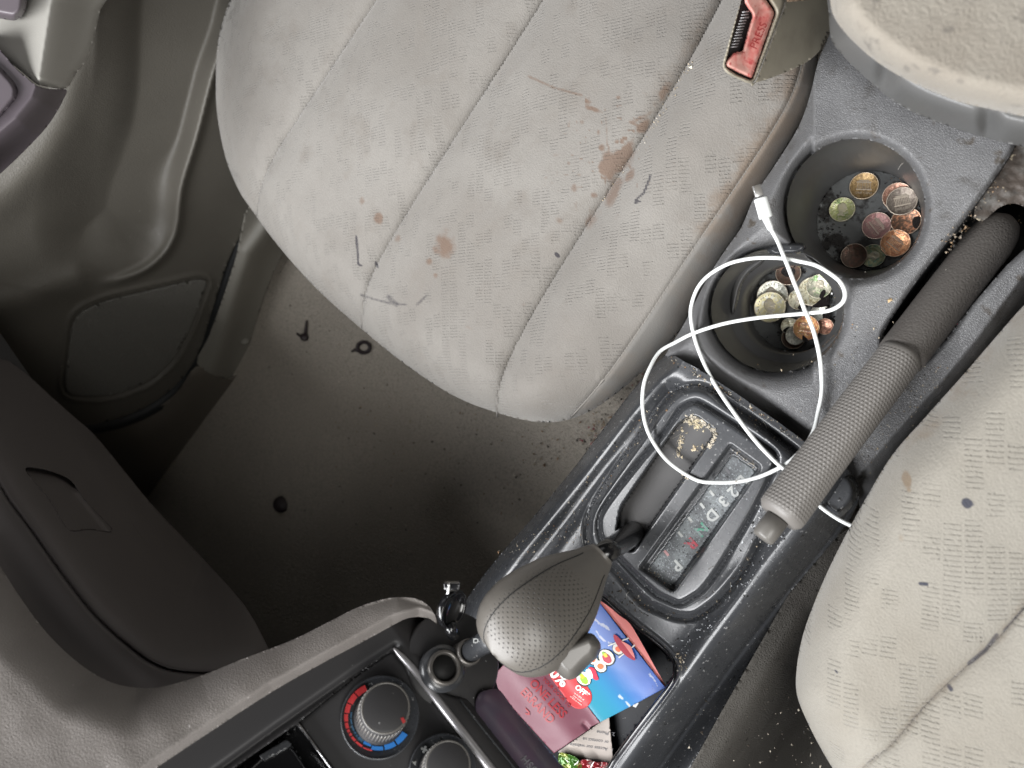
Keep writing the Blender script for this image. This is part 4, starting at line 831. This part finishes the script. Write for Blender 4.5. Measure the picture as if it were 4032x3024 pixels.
# red pill with % OFF*
pc1, pc2 = A((2195, 2622)), A((2283, 2744)); pu = nrm(pc2-pc1); pv = A([pu[1], -pu[0]])
pill = [pc1+pv*48-pu*60, pc1-pv*48-pu*60]+[pc2+pu*48*math.sin(a)-pv*48*math.cos(a) for a in np.linspace(0, math.pi, 12)]
relief('red_badge', pill, lambda x, y, d: t_fly(x, y)-.0005, m_pill, fly, step=6, skirt=.0003)
text('50%', 2190, 2655, (.72, .69), 66, t_fly, m_wht, fly, 'badge_number', eps=.0012, bold=.03)
text('OFF*', 2292, 2722, (.78, .62), 29, t_fly, m_wht, fly, 'badge_word', eps=.0010, bold=.03)
for i, wd_ in enumerate(('up to $10 off', 'your order', 'of $15 or more')):
    q = A((2280, 2742))-e2*i*10+e1*i*2; text(wd_, q[0], q[1], (.78, .62), 9, t_fly, m_rice, fly, 'badge_small_print', eps=.0010)
def dsc(x, y, rx, ry, rot, mt, eps, nm='sushi_print', n=20):
    e = ell(x, y, rx, ry, n, math.radians(rot)); e = e+(rng.random(e.shape)-.5)*2.2; prism(nm, e, t_fly, .00005, mt, fly, eps=eps)
for (x, y, r, kind) in [(2388, 2588, 36, 'a'), (2364, 2624, 27, 'b'), (2434, 2556, 25, 'b'), (2334, 2598, 22, 'b'), (2298, 2672, 32, 'c')]:
    dsc(x, y+2, r*1.02, r*.86, 40, m_nori, .0007); dsc(x, y, r*.93, r*.74, 40, m_rice, .0009)
    if kind == 'b': dsc(x, y, r*.5, r*.42, 20, m_or, .0011)
    else:
        dsc(x+2, y+5, r*.6, r*.42, 50, m_tuna if kind == 'a' else m_gr, .0011); dsc(x-9, y-13, r*.32, r*.2, 40, m_gr, .0012); dsc(x-4, y-8, r*.26, r*.2, 40, m_yel, .0013)
prism('sushi_print', smooth([(2318, 2628), (2340, 2632), (2352, 2660), (2356, 2676), (2340, 2676), (2322, 2650)], 3), t_fly, .00005, m_tuna, fly, eps=.0010)
prism('sushi_print', smooth([(2306, 2640), (2322, 2634), (2334, 2660), (2330, 2672), (2312, 2660)], 3), t_fly, .00005, m_rice, fly, eps=.0012)
for a, b_ in (((2394, 2543), (2476, 2512)), ((2436, 2590), (2500, 2540))):
    a, b_ = A(a), A(b_); n_ = A([nrm(b_-a)[1], -nrm(b_-a)[0]])*2.5; prism('chopstick_print', [a+n_, b_+n_, b_-n_, a-n_], t_fly, .00005, m_wht, fly, eps=.0008)
prism('die_cut_slot', smooth([(2416, 2502), (2424, 2500), (2450, 2524), (2480, 2560), (2502, 2596), (2490, 2598), (2462, 2580), (2436, 2550), (2418, 2516)], 3), t_fly, .00005, m_tuna, fly, eps=.0014)
prism('pink_shape', smooth([(2446, 2524), (2478, 2540), (2490, 2560), (2500, 2590), (2486, 2578), (2462, 2545)], 3), t_fly, .00005, m_salmon, fly, eps=.0016)
# card, wrappers, tag
def t_tr(x, y, d=None): return t_front0(x, y)+.024
m_card = M_('card_beige', (.42, .37, .33), .6)
card = relief('paper_card', rounded([(2196, 2960), (2320, 2875), (2398, 2818), (2414, 2990), (2396, 3010), (2300, 2992), (2210, 2972)], [5, 4, 10, 14, 16, 4, 10]), lambda x, y, d: t_tr(x, y), m_card, step=6, skirt=.0005)
tag(card, 'dull beige instruction card half hidden under the flyer in the tray', 'card')
for s_t, x, y in (('TO REGISTER YOUR', 2325, 2992), ('1.  Access our website', 2330, 2942), ('or contact us', 2345, 2916), ('2.  Phone', 2385, 2886)):
    text(s_t, x, y, (-.99, -.13), 19, t_tr, m_grey, card, 'card_print', eps=.0004)
def wrapper(nm, lab, pts, mt, mt2):
    o = smooth(pts, 4); o = o+(rng.random(o.shape)-.5)*4
    w_ = relief(nm, o, lambda x, y, d: t_tr(x, y)-.004-.006*fnoise(x, y, 22, 7), mt, step=4, skirt=.003); tag(w_, lab, 'wrapper')
    for k in range(3):
        q = o.mean(0)+(rng.random(2)-.5)*40; dd = [q+(rng.random(2)-.5)*26 for _ in range(4)]
        prism('wrapper_print', dd, lambda x, y: t_tr(x, y)-.0105, .0001, mt2, w_)
wrapper('candy_wrapper', 'crumpled green foil candy wrapper at the bottom of the tray', [(2200, 2968), (2260, 2978), (2290, 3010), (2270, 3060), (2210, 3050)], M_('green_foil', (.05, .14, .02), .25, .3, var=[(60, .45, .6, (.18, .2, .02))], coat=.4), m_wht)
wrapper('candy_wrapper', 'crumpled red and white foil wrapper beside the green one in the tray', [(2290, 2992), (2350, 3000), (2400, 3008), (2390, 3070), (2280, 3070)], M_('red_foil', (.22, .012, .018), .25, .3, var=[(90, .5, .6, (.35, .3, .28))], coat=.4), m_wht)
tg = prism('paper_scrap', [(2494, 2770), (2508, 2758), (2514, 2770), (2504, 2786), (2492, 2782)], lambda x, y: t_tr(x, y), .0004, m_wht); tag(tg, 'tiny white paper scrap in the dark tray beside the blue flyer edge', 'paper scrap')

# ---------------------------------------------------------------- charging cable
cb = thing('charging_cable', 'white charging cable looped over the near cup holder and shift gate', 'cable', 2990, 800, .42)
cp = A([(3037, 905), (3062, 950), (3083, 1000), (3105, 1060), (3125, 1110), (3148, 1165), (3172, 1225), (3195, 1285), (3214, 1340), (3228, 1400), (3235, 1460), (3232, 1540), (3222, 1620), (3202, 1700), (3160, 1765), (3110, 1815), (3050, 1850), (2980, 1880), (2900, 1897), (2830, 1901), (2760, 1893), (2690, 1862), (2625, 1810), (2578, 1750), (2545, 1680), (2532, 1600), (2535, 1520), (2556, 1450), (2600, 1385), (2660, 1345), (2730, 1312), (2820, 1283), (2900, 1264), (3000, 1250), (3100, 1240), (3200, 1232), (3270, 1220), (3315, 1190), (3326, 1150), (3310, 1110), (3270, 1075), (3210, 1048), (3150, 1028), (3080, 1016), (3000, 1014), (2930, 1022), (2860, 1045), (2790, 1085), (2745, 1135), (2724, 1200), (2722, 1260), (2740, 1340), (2772, 1430), (2820, 1520), (2890, 1625), (2970, 1730), (3040, 1805), (3090, 1850), (3130, 1888), (3180, 1945), (3220, 1984), (3260, 2018), (3310, 2050), (3370, 2075), (3440, 2090)])
cp[2:] += rng.normal(0, 1.6, (len(cp)-2, 2)); off = np.full(len(cp), .0020); 
tcp = t_con(cp[:, 0], cp[:, 1])
frontm = sst(1500, 1760, cp[:, 1]+.5*(3000-cp[:, 0]))*(cp[:, 1] > 1380)
tcp = tcp*(1-frontm)+(t_front0(cp[:, 0], cp[:, 1])-.010)*frontm
tcp = tcp-off; tcp[2:14] -= .0032; tcp[17:22] -= .0; tcp[31:41] -= .0018; tcp[0] -= .001; tcp[55:60] -= .003; tcp[60:] += .004
cs = smooth(np.concatenate([cp, tcp[:, None]], 1), 6, False)
tube('cord', P(cs[:, 0], cs[:, 1], cs[:, 2]), .00122, m_white, cb, n=12)
q0 = P(3011, 848, .4215); q1 = P(3037, 907, .4225)
tube('strain_relief', along(q0, q1, 6), [.0021, .0021, .0020, .0019, .0018, .0013], m_white, cb, n=16)
b1p, b2p = P(2994, 780, .4205), P(3016, 858, .4205); bx = nrm(b2p-b1p); by = nrm(np.cross((0, 0, 1.), bx))
pl = []
for s, k in ((0, .85), (.02, .96), (.06, 1), (.94, 1), (.98, .97), (1, .9)):
    c = b1p+(b2p-b1p)*s; a = th; pl.append(c+k*(np.sign(np.cos(a))*np.abs(np.cos(a))**.75)[:, None]*by*.0038+k*(np.sign(np.sin(a))*np.abs(np.sin(a))**.8)[:, None]*A([0, 0, 1])*.0024)
loft('connector_body', pl, m_white, cb, cap0=True, cap1=True)
box('connector_tip', P(2984, 752, .4205), [bx, by, (0, 0, 1)], (.0035, .0024, .0011), m_steel, cb)

# ---------------------------------------------------------------- coins
def cm(name, c1, c2, met=.75, rough=.38, sp=None): return M_(name, tuple(min(.9, v*1.25) for v in c1), max(rough, .33), met*.7, var=[(420, .45, .62, tuple(min(.9, v*1.1) for v in c2))]+([(160, .52, .62, sp)] if sp else []), bumps=[('noise', 420, .8, .0006), ('noise', 2400, .3, .0002)])
HI = {}
def hi(m):
    if m.name not in HI:
        q = m.copy(); q.name = m.name+'_worn'; b = q.node_tree.nodes['Principled BSDF']; HI[m.name] = q
        L = b.inputs['Base Color'].links
        if L:
            src = L[0].from_socket; g = q.node_tree.nodes.new('ShaderNodeMix'); g.data_type = 'RGBA'; g.inputs[0].default_value = .55; g.inputs[7].default_value = (.85, .74, .60, 1)
            q.node_tree.links.new(src, g.inputs[6]); q.node_tree.links.new(g.outputs[2], b.inputs['Base Color'])
        b.inputs['Roughness'].default_value = .26
    return HI[m.name]
def coin(name, label, cat, px, py, rpx, z, mat, face, rot, tilt=(0, 0, 0), goo=None, lift=0):
    t = float(tZ(px, py, z+lift)); c = P(px, py, t); n = nrm(UP+A(tilt)); r = rpx*t/F
    o = disc(c, n, [(r*.97, -.0007), (r, -.0004), (r, .0004), (r*.985, .0007), (r*.93, .0007), (r*.91, .0004), (.0001, .0004)], name, mat, None, 44)
    tag(o, label, cat); hm = hi(mat)
    disc(c, n, [(r*1.002, .0001), (r*1.002, .0005), (r*.985, .0009), (r*.945, .0009), (r*.925, .0003)], 'rim', hm, o, 44, cap=False)
    pl_ = lambda x, y: tpl(x, y, n, float((c+n*.00035) @ n))
    ex = A([math.cos(math.radians(rot)), math.sin(math.radians(rot))]); ey = A([ex[1], -ex[0]]); ctr = A((px, py))
    def loc(L): return [ctr+ex*a*rpx+ey*b*rpx for a, b in L]
    if face == 'memorial':
        for L in ([(-.55, .22), (.55, .22), (.55, .34), (-.55, .34)], [(-.6, -.32), (.6, -.32), (.6, -.22), (-.6, -.22)], [(-.4, .36), (.4, .36), (.4, .44), (-.4, .44)]): prism('relief_building', loc(L), pl_, .0003, hm, o, eps=.0)
        for k in range(9): a = -.48+k*.12; prism('relief_column', loc([(a-.022, -.21), (a+.022, -.21), (a+.022, .21), (a-.022, .21)]), pl_, .0003, hm, o, eps=.0)
        text('ONE CENT', px-ey[0]*rpx*.52, py-ey[1]*rpx*.52, ex, rpx*.25, pl_, hm, o, 'relief_word', eps=.0004)
    elif face == 'head':
        hd = smooth([(-.12, .55), (.12, .56), (.26, .42), (.30, .26), (.42, .12), (.32, .06), (.34, -.06), (.24, -.14), (.14, -.20), (.2, -.42), (.34, -.5), (-.34, -.52), (-.2, -.30), (-.34, -.05), (-.36, .3)], 3)
        prism('relief_portrait', loc(hd), pl_, .0004, hm, o, eps=0, smooth_=False)
        prism('relief_portrait', loc(smooth([(-.18, .5), (.1, .52), (.16, .36), (-.02, .28), (-.1, .02), (-.3, .0), (-.32, .3)], 3)), pl_, .0007, hm, o, eps=0)
        for k in range(11): a = math.radians(200-k*14); prism('relief_letter', loc([(math.cos(a)*.76-.03, math.sin(a)*.76-.04), (math.cos(a)*.76+.03, math.sin(a)*.76-.04), (math.cos(a)*.76+.03, math.sin(a)*.76+.04), (math.cos(a)*.76-.03, math.sin(a)*.76+.04)]), pl_, .0003, hm, o, eps=0)
    if goo:
        for L in goo: prism('goo_patch', loc(smooth(L, 4)), pl_, .0006, m_goo, o, eps=0)
    return o
k1c = cm('brass_brown_copper', (.30, .20, .09), (.20, .13, .06)); k2c = cm('green_tarnished_silver', (.38, .40, .18), (.50, .50, .34), .6, .35, (.22, .30, .12))
k3c = cm('pinkish_copper', (.40, .22, .16), (.25, .14, .10), .7); k4c = cm('grey_brown_copper', (.20, .17, .14), (.15, .12, .10), .6, .42)
k5c = cm('corroded_copper', (.16, .10, .07), (.60, .28, .16), .8); k6c = cm('rosy_brown_copper', (.24, .14, .13), (.34, .17, .16), .65, .4)
k7c = cm('bright_copper', (.78, .38, .20), (.52, .22, .12), .9, .3); k8c = cm('dark_brown_copper', (.12, .085, .065), (.20, .11, .08), .6, .45)
k9c = cm('verdigris_silver', (.36, .37, .22), (.18, .30, .22), .5, .4); ksil = cm('dull_silver', (.62, .62, .55), (.42, .42, .36), .85, .3); kgold = cm('yellowed_silver', (.75, .66, .40), (.70, .68, .60), .7, .26)
kcor = cm('corroded_silver', (.70, .67, .52), (.36, .31, .18), .6, .3, (.50, .50, .40)); korg = cm('orange_copper', (.85, .42, .18), (.60, .20, .12), .9, .3)
def cin(a, b, s, X0, Y0): return X0+a/s, Y0+b/s
for args in [
  ('brass coloured penny at the rear edge of the far cup holder floor', 'memorial', 835, 372, 176, k1c, 2, 0, 'penny'),
  ('yellow green tarnished dime on its own at the left of the far cup', 'head', 550, 680, 158, k2c, 10, 0, 'dime'),
  ('pinkish copper penny mostly hidden under the grey brown one, with a dark spot', 'memorial', 1268, 505, 176, k3c, -20, 0, 'penny'),
  ('corroded brown penny with bright copper scratches at the right of the far cup', None, 1385, 832, 180, k5c, 0, 0, 'penny'),
  ('grey brown penny lying on top of the pinkish copper one', 'memorial', 1330, 572, 183, k4c, -12, .0016, 'penny'),
  ('rosy brown penny in the middle of the far cup holder', 'memorial', 1000, 892, 176, k6c, 52, 0, 'penny'),
  ('bright shiny copper penny near the right wall of the far cup', 'memorial', 1245, 1120, 181, k7c, 38, .0004, 'penny'),
  ('green crusted dime half under the dark brown penny', 'head', 953, 1285, 150, k9c, 80, 0, 'dime'),
  ('dark brown penny in the shade at the bottom of the far cup', None, 705, 1285, 160, k8c, 20, .0016, 'penny')]:
    lab, face, a, b, r, mt, rot, lift, kind = args
    x, y = cin(a, b, 3.317, 3150, 620)
    goo = [[(.45, -.1), (.6, .3), (.95, .3), (1, -.1), (.8, -.5), (.6, -.5)]] if 'scratches' in lab else ([[(-.45, .2), (-.25, .32), (-.15, .15), (-.3, .02)]] if 'dark spot' in lab else None)
    coin(kind, lab, 'coin', x, y, r/3.317, Z1+.0010, mt, face, rot, lift=lift, goo=goo)
for args in [
  ('dark stained penny at the top of the pile in the near cup', None, 1175, 315, 160, k8c, 0, .001, 'penny', [[(-.6, .1), (-.2, .5), (.5, .3), (.4, -.2), (-.2, -.3)]]),
  ('grey silver quarter half covered by the yellowed one in the near cup', 'head', 965, 608, 196, ksil, -20, .001, 'quarter', None),
  ('yellowed shiny quarter showing a portrait at the left of the near cup', 'head', 932, 760, 201, kgold, -8, .003, 'quarter', None),
  ('crusty silver coin with dark holes in the middle of the near cup', 'head', 1310, 660, 132, kcor, 0, .001, 'dime', [[(-.1, -.9), (.2, -.4), (.7, -.3), (.9, -.7), (.4, -1)]]),
  ('corroded cream quarter lying under the green spotted nickel', None, 1500, 555, 192, kcor, 0, .002, 'quarter', [[(-.1, -1.05), (.2, -.8), (.8, -.3), (1.05, -.2), (1, -.9), (.4, -1.1)]]),
  ('pale nickel with a green spot on top of the corroded quarter', 'head', 1578, 490, 158, k2c if False else cm('green_spotted_nickel', (.62, .60, .48), (.40, .42, .30), .75, .3, (.25, .42, .18)), 20, .0042, 'nickel', [[(.3, -.4), (.45, -.1), (.65, -.3), (.6, -.9), (.3, -.8)]]),
  ('shiny silver coin tilted under the cable crossing', None, 1590, 850, 122, ksil, 0, .001, 'nickel', [[(.3, -.6), (.3, .3), (.8, .7), (1.15, .2), (1, -.5), (.7, -.9)]]),
  ('blotchy copper penny at the right end of the near cup', None, 1655, 1015, 108, cm('blotchy_copper', (.62, .34, .24), (.30, .14, .10), .8, .35), 0, .002, 'penny', None),
  ('dark coin at the bottom of the stack in the near cup', None, 1240, 1160, 150, k8c, 0, .001, 'penny', None),
  ('cream crusted coin peeking out beside the orange penny', None, 1190, 1010, 108, kcor, 0, .0016, 'dime', [[(-.8, -.6), (-.2, -.1), (.5, -.3), (.3, -.9)]]),
  ('grey silver nickel sandwiched beneath the orange penny', None, 1270, 1130, 128, ksil, 0, .003, 'nickel', None),
  ('bright orange copper penny on top of the stack with a dark notch', 'memorial', 1410, 1035, 164, korg, 8, .0048, 'penny', [[(-.15, -1.0), (-.2, -.6), (.0, -.7), (.2, -.85), (.3, -1.05)]])]:
    lab, face, a, b, r, mt, rot, lift, kind, goo = args
    x, y = cin(a, b, 3.318, 2750, 980)
    coin(kind, lab, 'coin', x, y, r/3.318, Z2+.0010, mt, face, rot, lift=lift, goo=goo, tilt=(0, 0, 0) if lift < .0008 else ((rng.random()-.5)*.06, (rng.random()-.5)*.06, 0))
tag(disc(P(3277, 1155, float(tZ(3277, 1155, Z2+.006))), UP, [(.0002, .0014), (.0012, .0010), (.0016, 0), (.0012, -.001), (.0002, -.0014)], 'metal_bead', m_steel, None, 20), 'tiny round metal bead beside the coins in the near cup', 'bead')

# ---------------------------------------------------------------- litter on the floor
m_lit = M_('black_litter', (.03, .021, .023), .5)
def fl(px, py, up=.004): return P(px, py, float(t_floor(px, py))-up)
pin = thing('plastic_pin', 'small black plastic pin lying on the passenger floor carpet', 'plastic clip', 1200, 1310, 1.08)
tube('pin_shaft', [fl(1208, 1262), fl(1205, 1290), fl(1202, 1318)], [.0016, .0024, .0032], m_lit, pin, n=10)
disc(fl(1199, 1328), (.1, .4, .9), [(.006, -.002), (.0068, 0), (.006, .003), (.001, .004)], 'pin_head', m_lit, pin, 14)
tube('pin_wing', [fl(1170, 1314), fl(1190, 1330)], .0018, m_lit, pin, n=8)
rg_ = thing('plastic_ring', 'small dark ring shaped clip on the passenger floor carpet below the seat front', 'plastic clip', 1432, 1366, 1.0)
a_ = np.linspace(0, 2*np.pi, 33)
tube('ring_body', [fl(1432+24*math.cos(k), 1368+21*math.sin(k), .003) for k in a_], .0028, m_lit, rg_, n=8, caps=False)
tube('ring_tab', [fl(1386, 1384), fl(1398, 1376), fl(1408, 1384)], .0018, m_lit, rg_, n=8)
pb = disc(fl(1108, 1985), (.1, .3, .95), [(.012, -.003), (.013, 0), (.009, .004), (.001, .005)], 'dark_lump', m_lit, None, 16); tag(pb, 'black lump lying in the deep shade of the footwell', 'debris')
pf = disc(fl(398, 1808), (.1, .3, .95), [(.009, -.003), (.010, 0), (.007, .003), (.001, .004)], 'dark_button', m_lit, None, 16); tag(pf, 'round dark button low on the shaded kick panel', 'debris')

def crumbs(name, label, spec, tf, seed):
    r = np.random.default_rng(seed); Q = []; S = []; K = []
    for (kind, geo, n, s0, s1, pal, spread) in spec:
        if kind == 'line':
            g = A(geo); L = np.linalg.norm(g[1:]-g[:-1], axis=1); k = r.choice(len(g)-1, n, p=L/L.sum()); q = g[k]+(g[k+1]-g[k])*r.random((n, 1))+r.normal(0, spread, (n, 2))
        else:
            q = np.stack([geo[0]+(geo[2]-geo[0])*r.random(n), geo[1]+(geo[3]-geo[1])*r.random(n)], 1)
            q = q[np.array([bool(spread(*z)) for z in q])]
        Q.append(q); S.append(s0+(s1-s0)*r.random(len(q))**2.2); K.append(A(pal)[r.integers(0, len(pal), len(q))]*(.7+.6*r.random((len(q), 1))))
    Q = np.concatenate(Q); S = np.concatenate(S); K = np.concatenate(K); n = len(Q); t = tf(Q[:, 0], Q[:, 1]); sz = S*t/F
    c = P(Q[:, 0], Q[:, 1], t)
    base = A([(1, 0, 0), (-.5, .87, 0), (-.5, -.87, 0), (0, 0, .9), (.3, .2, .6)])[None]+r.normal(0, .25, (n, 5, 3)); base = base*A([1, .7, .7])
    a = r.random(n)*6.28; ca, sa = np.cos(a)[:, None], np.sin(a)[:, None]
    v = np.stack([base[..., 0]*ca-base[..., 1]*sa, base[..., 0]*sa+base[..., 1]*ca, base[..., 2]+.15], -1)*sz[:, None, None]+c[:, None]
    f = A([(0, 1, 3), (1, 2, 3), (2, 0, 4), (3, 2, 4), (0, 3, 4)]).astype(int)[None]+5*np.arange(n)[:, None, None]
    o = mesh(name, v.reshape(-1, 3), f.reshape(-1, 3), m_crumb, None, smooth_=False, attrs={'col': np.repeat(K, 5, 0)}); tag(o, label, None, None, 'stuff'); return o
LT = [(.45, .38, .28), (.34, .28, .20), (.55, .51, .44)]; DK = [(.03, .028, .026), (.05, .04, .03)]; MX = LT+DK+[(.25, .15, .08)]; GY = [(.5, .52, .54), (.35, .36, .38), (.02, .02, .02)]
onf = lambda x, y: True
tfr = lambda x, y: t_front(x, y, np.full(np.shape(x), 200.))
tre = lambda x, y: t_rear(x, y, np.full(np.shape(x), 200.))
R1o = [tuple(q) for q in R1]; SLr = [(2690, 1660), (2729, 1638), (2815, 1700), (2815, 1722), (2790, 1760)]
crumbs('crumbs_on_console', 'pale and dark crumbs and dust specks scattered over the black shift surround', [
  ('line', R1o, 230, 1.5, 6, MX, 7), ('line', VL, 170, 1.2, 6, MX, 22), ('line', [(2640, 1415), (2900, 1565), (3160, 1740)], 160, 1.5, 7, MX, 5),
  ('line', [(2240, 2330), (2363, 2345), (2500, 2455), (2629, 2560), (2668, 2610)], 70, 1.5, 5, MX, 12), ('line', [(2660, 2570), (2690, 2600), (2690, 2640)], 26, 2, 10, LT, 12), ('line', [(3140, 1990), (2980, 2230), (2780, 2460), (2660, 2600)], 260, 1.2, 7, GY, 24),
  ('line', [(3050, 1990), (2900, 2210)], 60, 2, 9, GY, 20), ('line', [(1990, 2200), (2130, 2120), (2240, 2080), (2300, 2130)], 120, 2, 6, MX, 26), ('line', [(3000, 2140), (2700, 2520), (2500, 2830)], 90, 2, 6, DK, 40), ('line', [(2400, 2300), (2600, 2450)], 40, 4, 10, DK, 22),
  ('line', [(2560, 2240), (2650, 2330), (2760, 2170)], 60, 1.5, 5, MX, 5), ('line', [(2640, 2260), (2800, 2030), (2960, 1850)], 140, 1.5, 5, GY, 24), ('line', [(2877, 1790), (2890, 1775), (2980, 1840)], 50, 2, 6, LT+DK, 6)], lambda x, y: tfr(x, y), 3)
crumbs('food_residue', 'dried cream food flakes stuck in the end of the shift slot', [('line', SLr, 150, 3, 11, [(.60, .54, .44), (.5, .45, .36)], 5), ('line', [(2690, 1690), (2670, 1780), (2665, 1800)], 60, 3, 9, [(.6, .52, .38), (.4, .36, .3)], 8), ('line', [(2715, 1660), (2760, 1680)], 60, 3, 10, [(.62, .54, .38)], 10),
  ('line', [(2730, 1760), (2742, 1768)], 14, 5, 11, [(.66, .56, .40)], 6), ('line', [(2762, 1758), (2772, 1765)], 8, 4, 8, [(.66, .56, .40)], 4), ('line', [(2695, 1845), (2700, 1880)], 8, 4, 8, [(.7, .6, .45)], 6)], tfr, 4)
crumbs('crumbs_by_brake', 'brown grit and crumbs packed around the hand brake slot', [('line', [(4030, 700), (3960, 740), (3870, 820), (3780, 930), (3740, 980)], 300, 2, 9, DK+[(.3, .2, .12), (.4, .33, .25), (.2, .17, .14)], 20), ('line', [(4020, 850), (3870, 1080), (3700, 1310), (3620, 1420)], 160, 1.5, 6, MX, 7), ('line', [(3700, 1440), (3400, 1830)], 220, 1.2, 5, MX, 40),
  ('line', [(4030, 720), (3940, 770)], 110, 3, 11, DK+[(.45, .33, .2), (.3, .2, .12)], 16), ('line', [(3100, 1500), (3400, 1400), (3500, 1180)], 60, 1.5, 6, MX, 70), ('line', [(3500, 1180), (3506, 1186)], 3, 9, 12, [(.5, .36, .2)], 2), ('line', [(3760, 1270), (3780, 1258)], 8, 3, 7, [(.4, .03, .08)], 5)],
  lambda x, y: np.where(sdf(x, y, SLOT) > 0, t_con(x, y)+.004+.02*(sdf(x, y, SLOT) > 30), tre(x, y)), 5)
crumbs('crumbs_on_floor', 'pale crumbs and lint scattered over the dark floor carpet', [('line', [(2600, 1420), (2450, 1600), (2300, 1750)], 260, 2, 9, MX+[(.3, .05, .08)], 26), ('box', (1300, 1500, 2350, 2200), 320, 2, 7, MX, lambda x, y: (x-1300)*.9+(y-1500) < 1150), ('box', (1050, 1050, 1600, 1500), 40, 2, 6, LT+DK, onf),
  ('line', [(2200, 1720), (2050, 1850), (2000, 1990)], 60, 3, 9, MX, 40), ('box', (1450, 2050, 1800, 2300), 10, 4, 9, LT, onf), ('box', (2700, 2700, 3250, 3020), 130, 2, 8, DK+[(.3, .27, .22)], onf)], lambda x, y: np.where(x > 2600, np.where(y > 2500, .478+.0*x, t_floor(x, y)-.005), t_floor(x, y)-.004), 6)
crumbs('crumbs_in_seat_seam', 'tiny pale crumbs caught along the stained seat seam', [('line', [(2730, 230), (2550, 535), (2370, 790)], 90, 1.5, 6, LT, 6), ('line', [(2718, 262), (2724, 268)], 2, 9, 12, [(.75, .72, .6)], 1)], lambda x, y: t_seat(x, y, np.full(np.shape(x), 300.))-.001, 8)
crumbs('grime_in_cups', 'black gritty residue on the cup holder floors', [('line', [(3230, 870), (3280, 960), (3330, 1020)], 160, 2, 7, [(.02, .018, .017), (.06, .055, .05)], 24), ('line', [(3500, 690), (3590, 760), (3620, 900)], 120, 2, 7, [(.02, .018, .017), (.1, .06, .04)], 14), ('line', [(3060, 1080), (3240, 1080), (3270, 1230), (3120, 1330)], 220, 2, 8, [(.02, .018, .017), (.25, .2, .12)], 40)],
  lambda x, y: np.where(y > 1050+(3170-x)*.2, tZ(x, y, Z2+.001), tZ(x, y, Z1+.001)), 9)

# loose fibres and hairs
FV = []; FF = []
for (x, y, L_, tf) in [(2700, 1900, 40, tfr), (2690, 1700, 46, tfr), (2760, 1640, 34, tfr), (2790, 2250, 30, tfr), (2960, 1700, 36, tfr), (3020, 1690, 30, tfr), (3560, 640, 34, tre), (3330, 1500, 40, tre), (2880, 2330, 34, tfr), (3380, 1560, 30, tre), (2480, 2330, 26, tfr), (2700, 2050, 26, tfr)]:
    a = rng.random()*6.28; k = rng.normal(0, .9); pts = []
    for i in range(9): x += math.cos(a)*L_/8; y += math.sin(a)*L_/8; a += k/8*2.2; pts.append((x, y))
    q = A(pts); p, T, N, B = frames(P(q[:, 0], q[:, 1], tf(q[:, 0], q[:, 1])-.0005)); b0_ = len(FV)
    for i in range(9):
        for j in range(3): FV.append(p[i]+.00011*(math.cos(j*2.094)*N[i]+math.sin(j*2.094)*B[i]))
    for i in range(8):
        for j in range(3): FF.append((b0_+i*3+j, b0_+i*3+(j+1) % 3, b0_+i*3+3+(j+1) % 3, b0_+i*3+3+j))
tag(mesh('lint_fibres', A(FV), FF, M_('lint', (.4, .38, .34), .8)), 'fine pale hairs and lint lying on the console plastic', None, None, 'stuff')
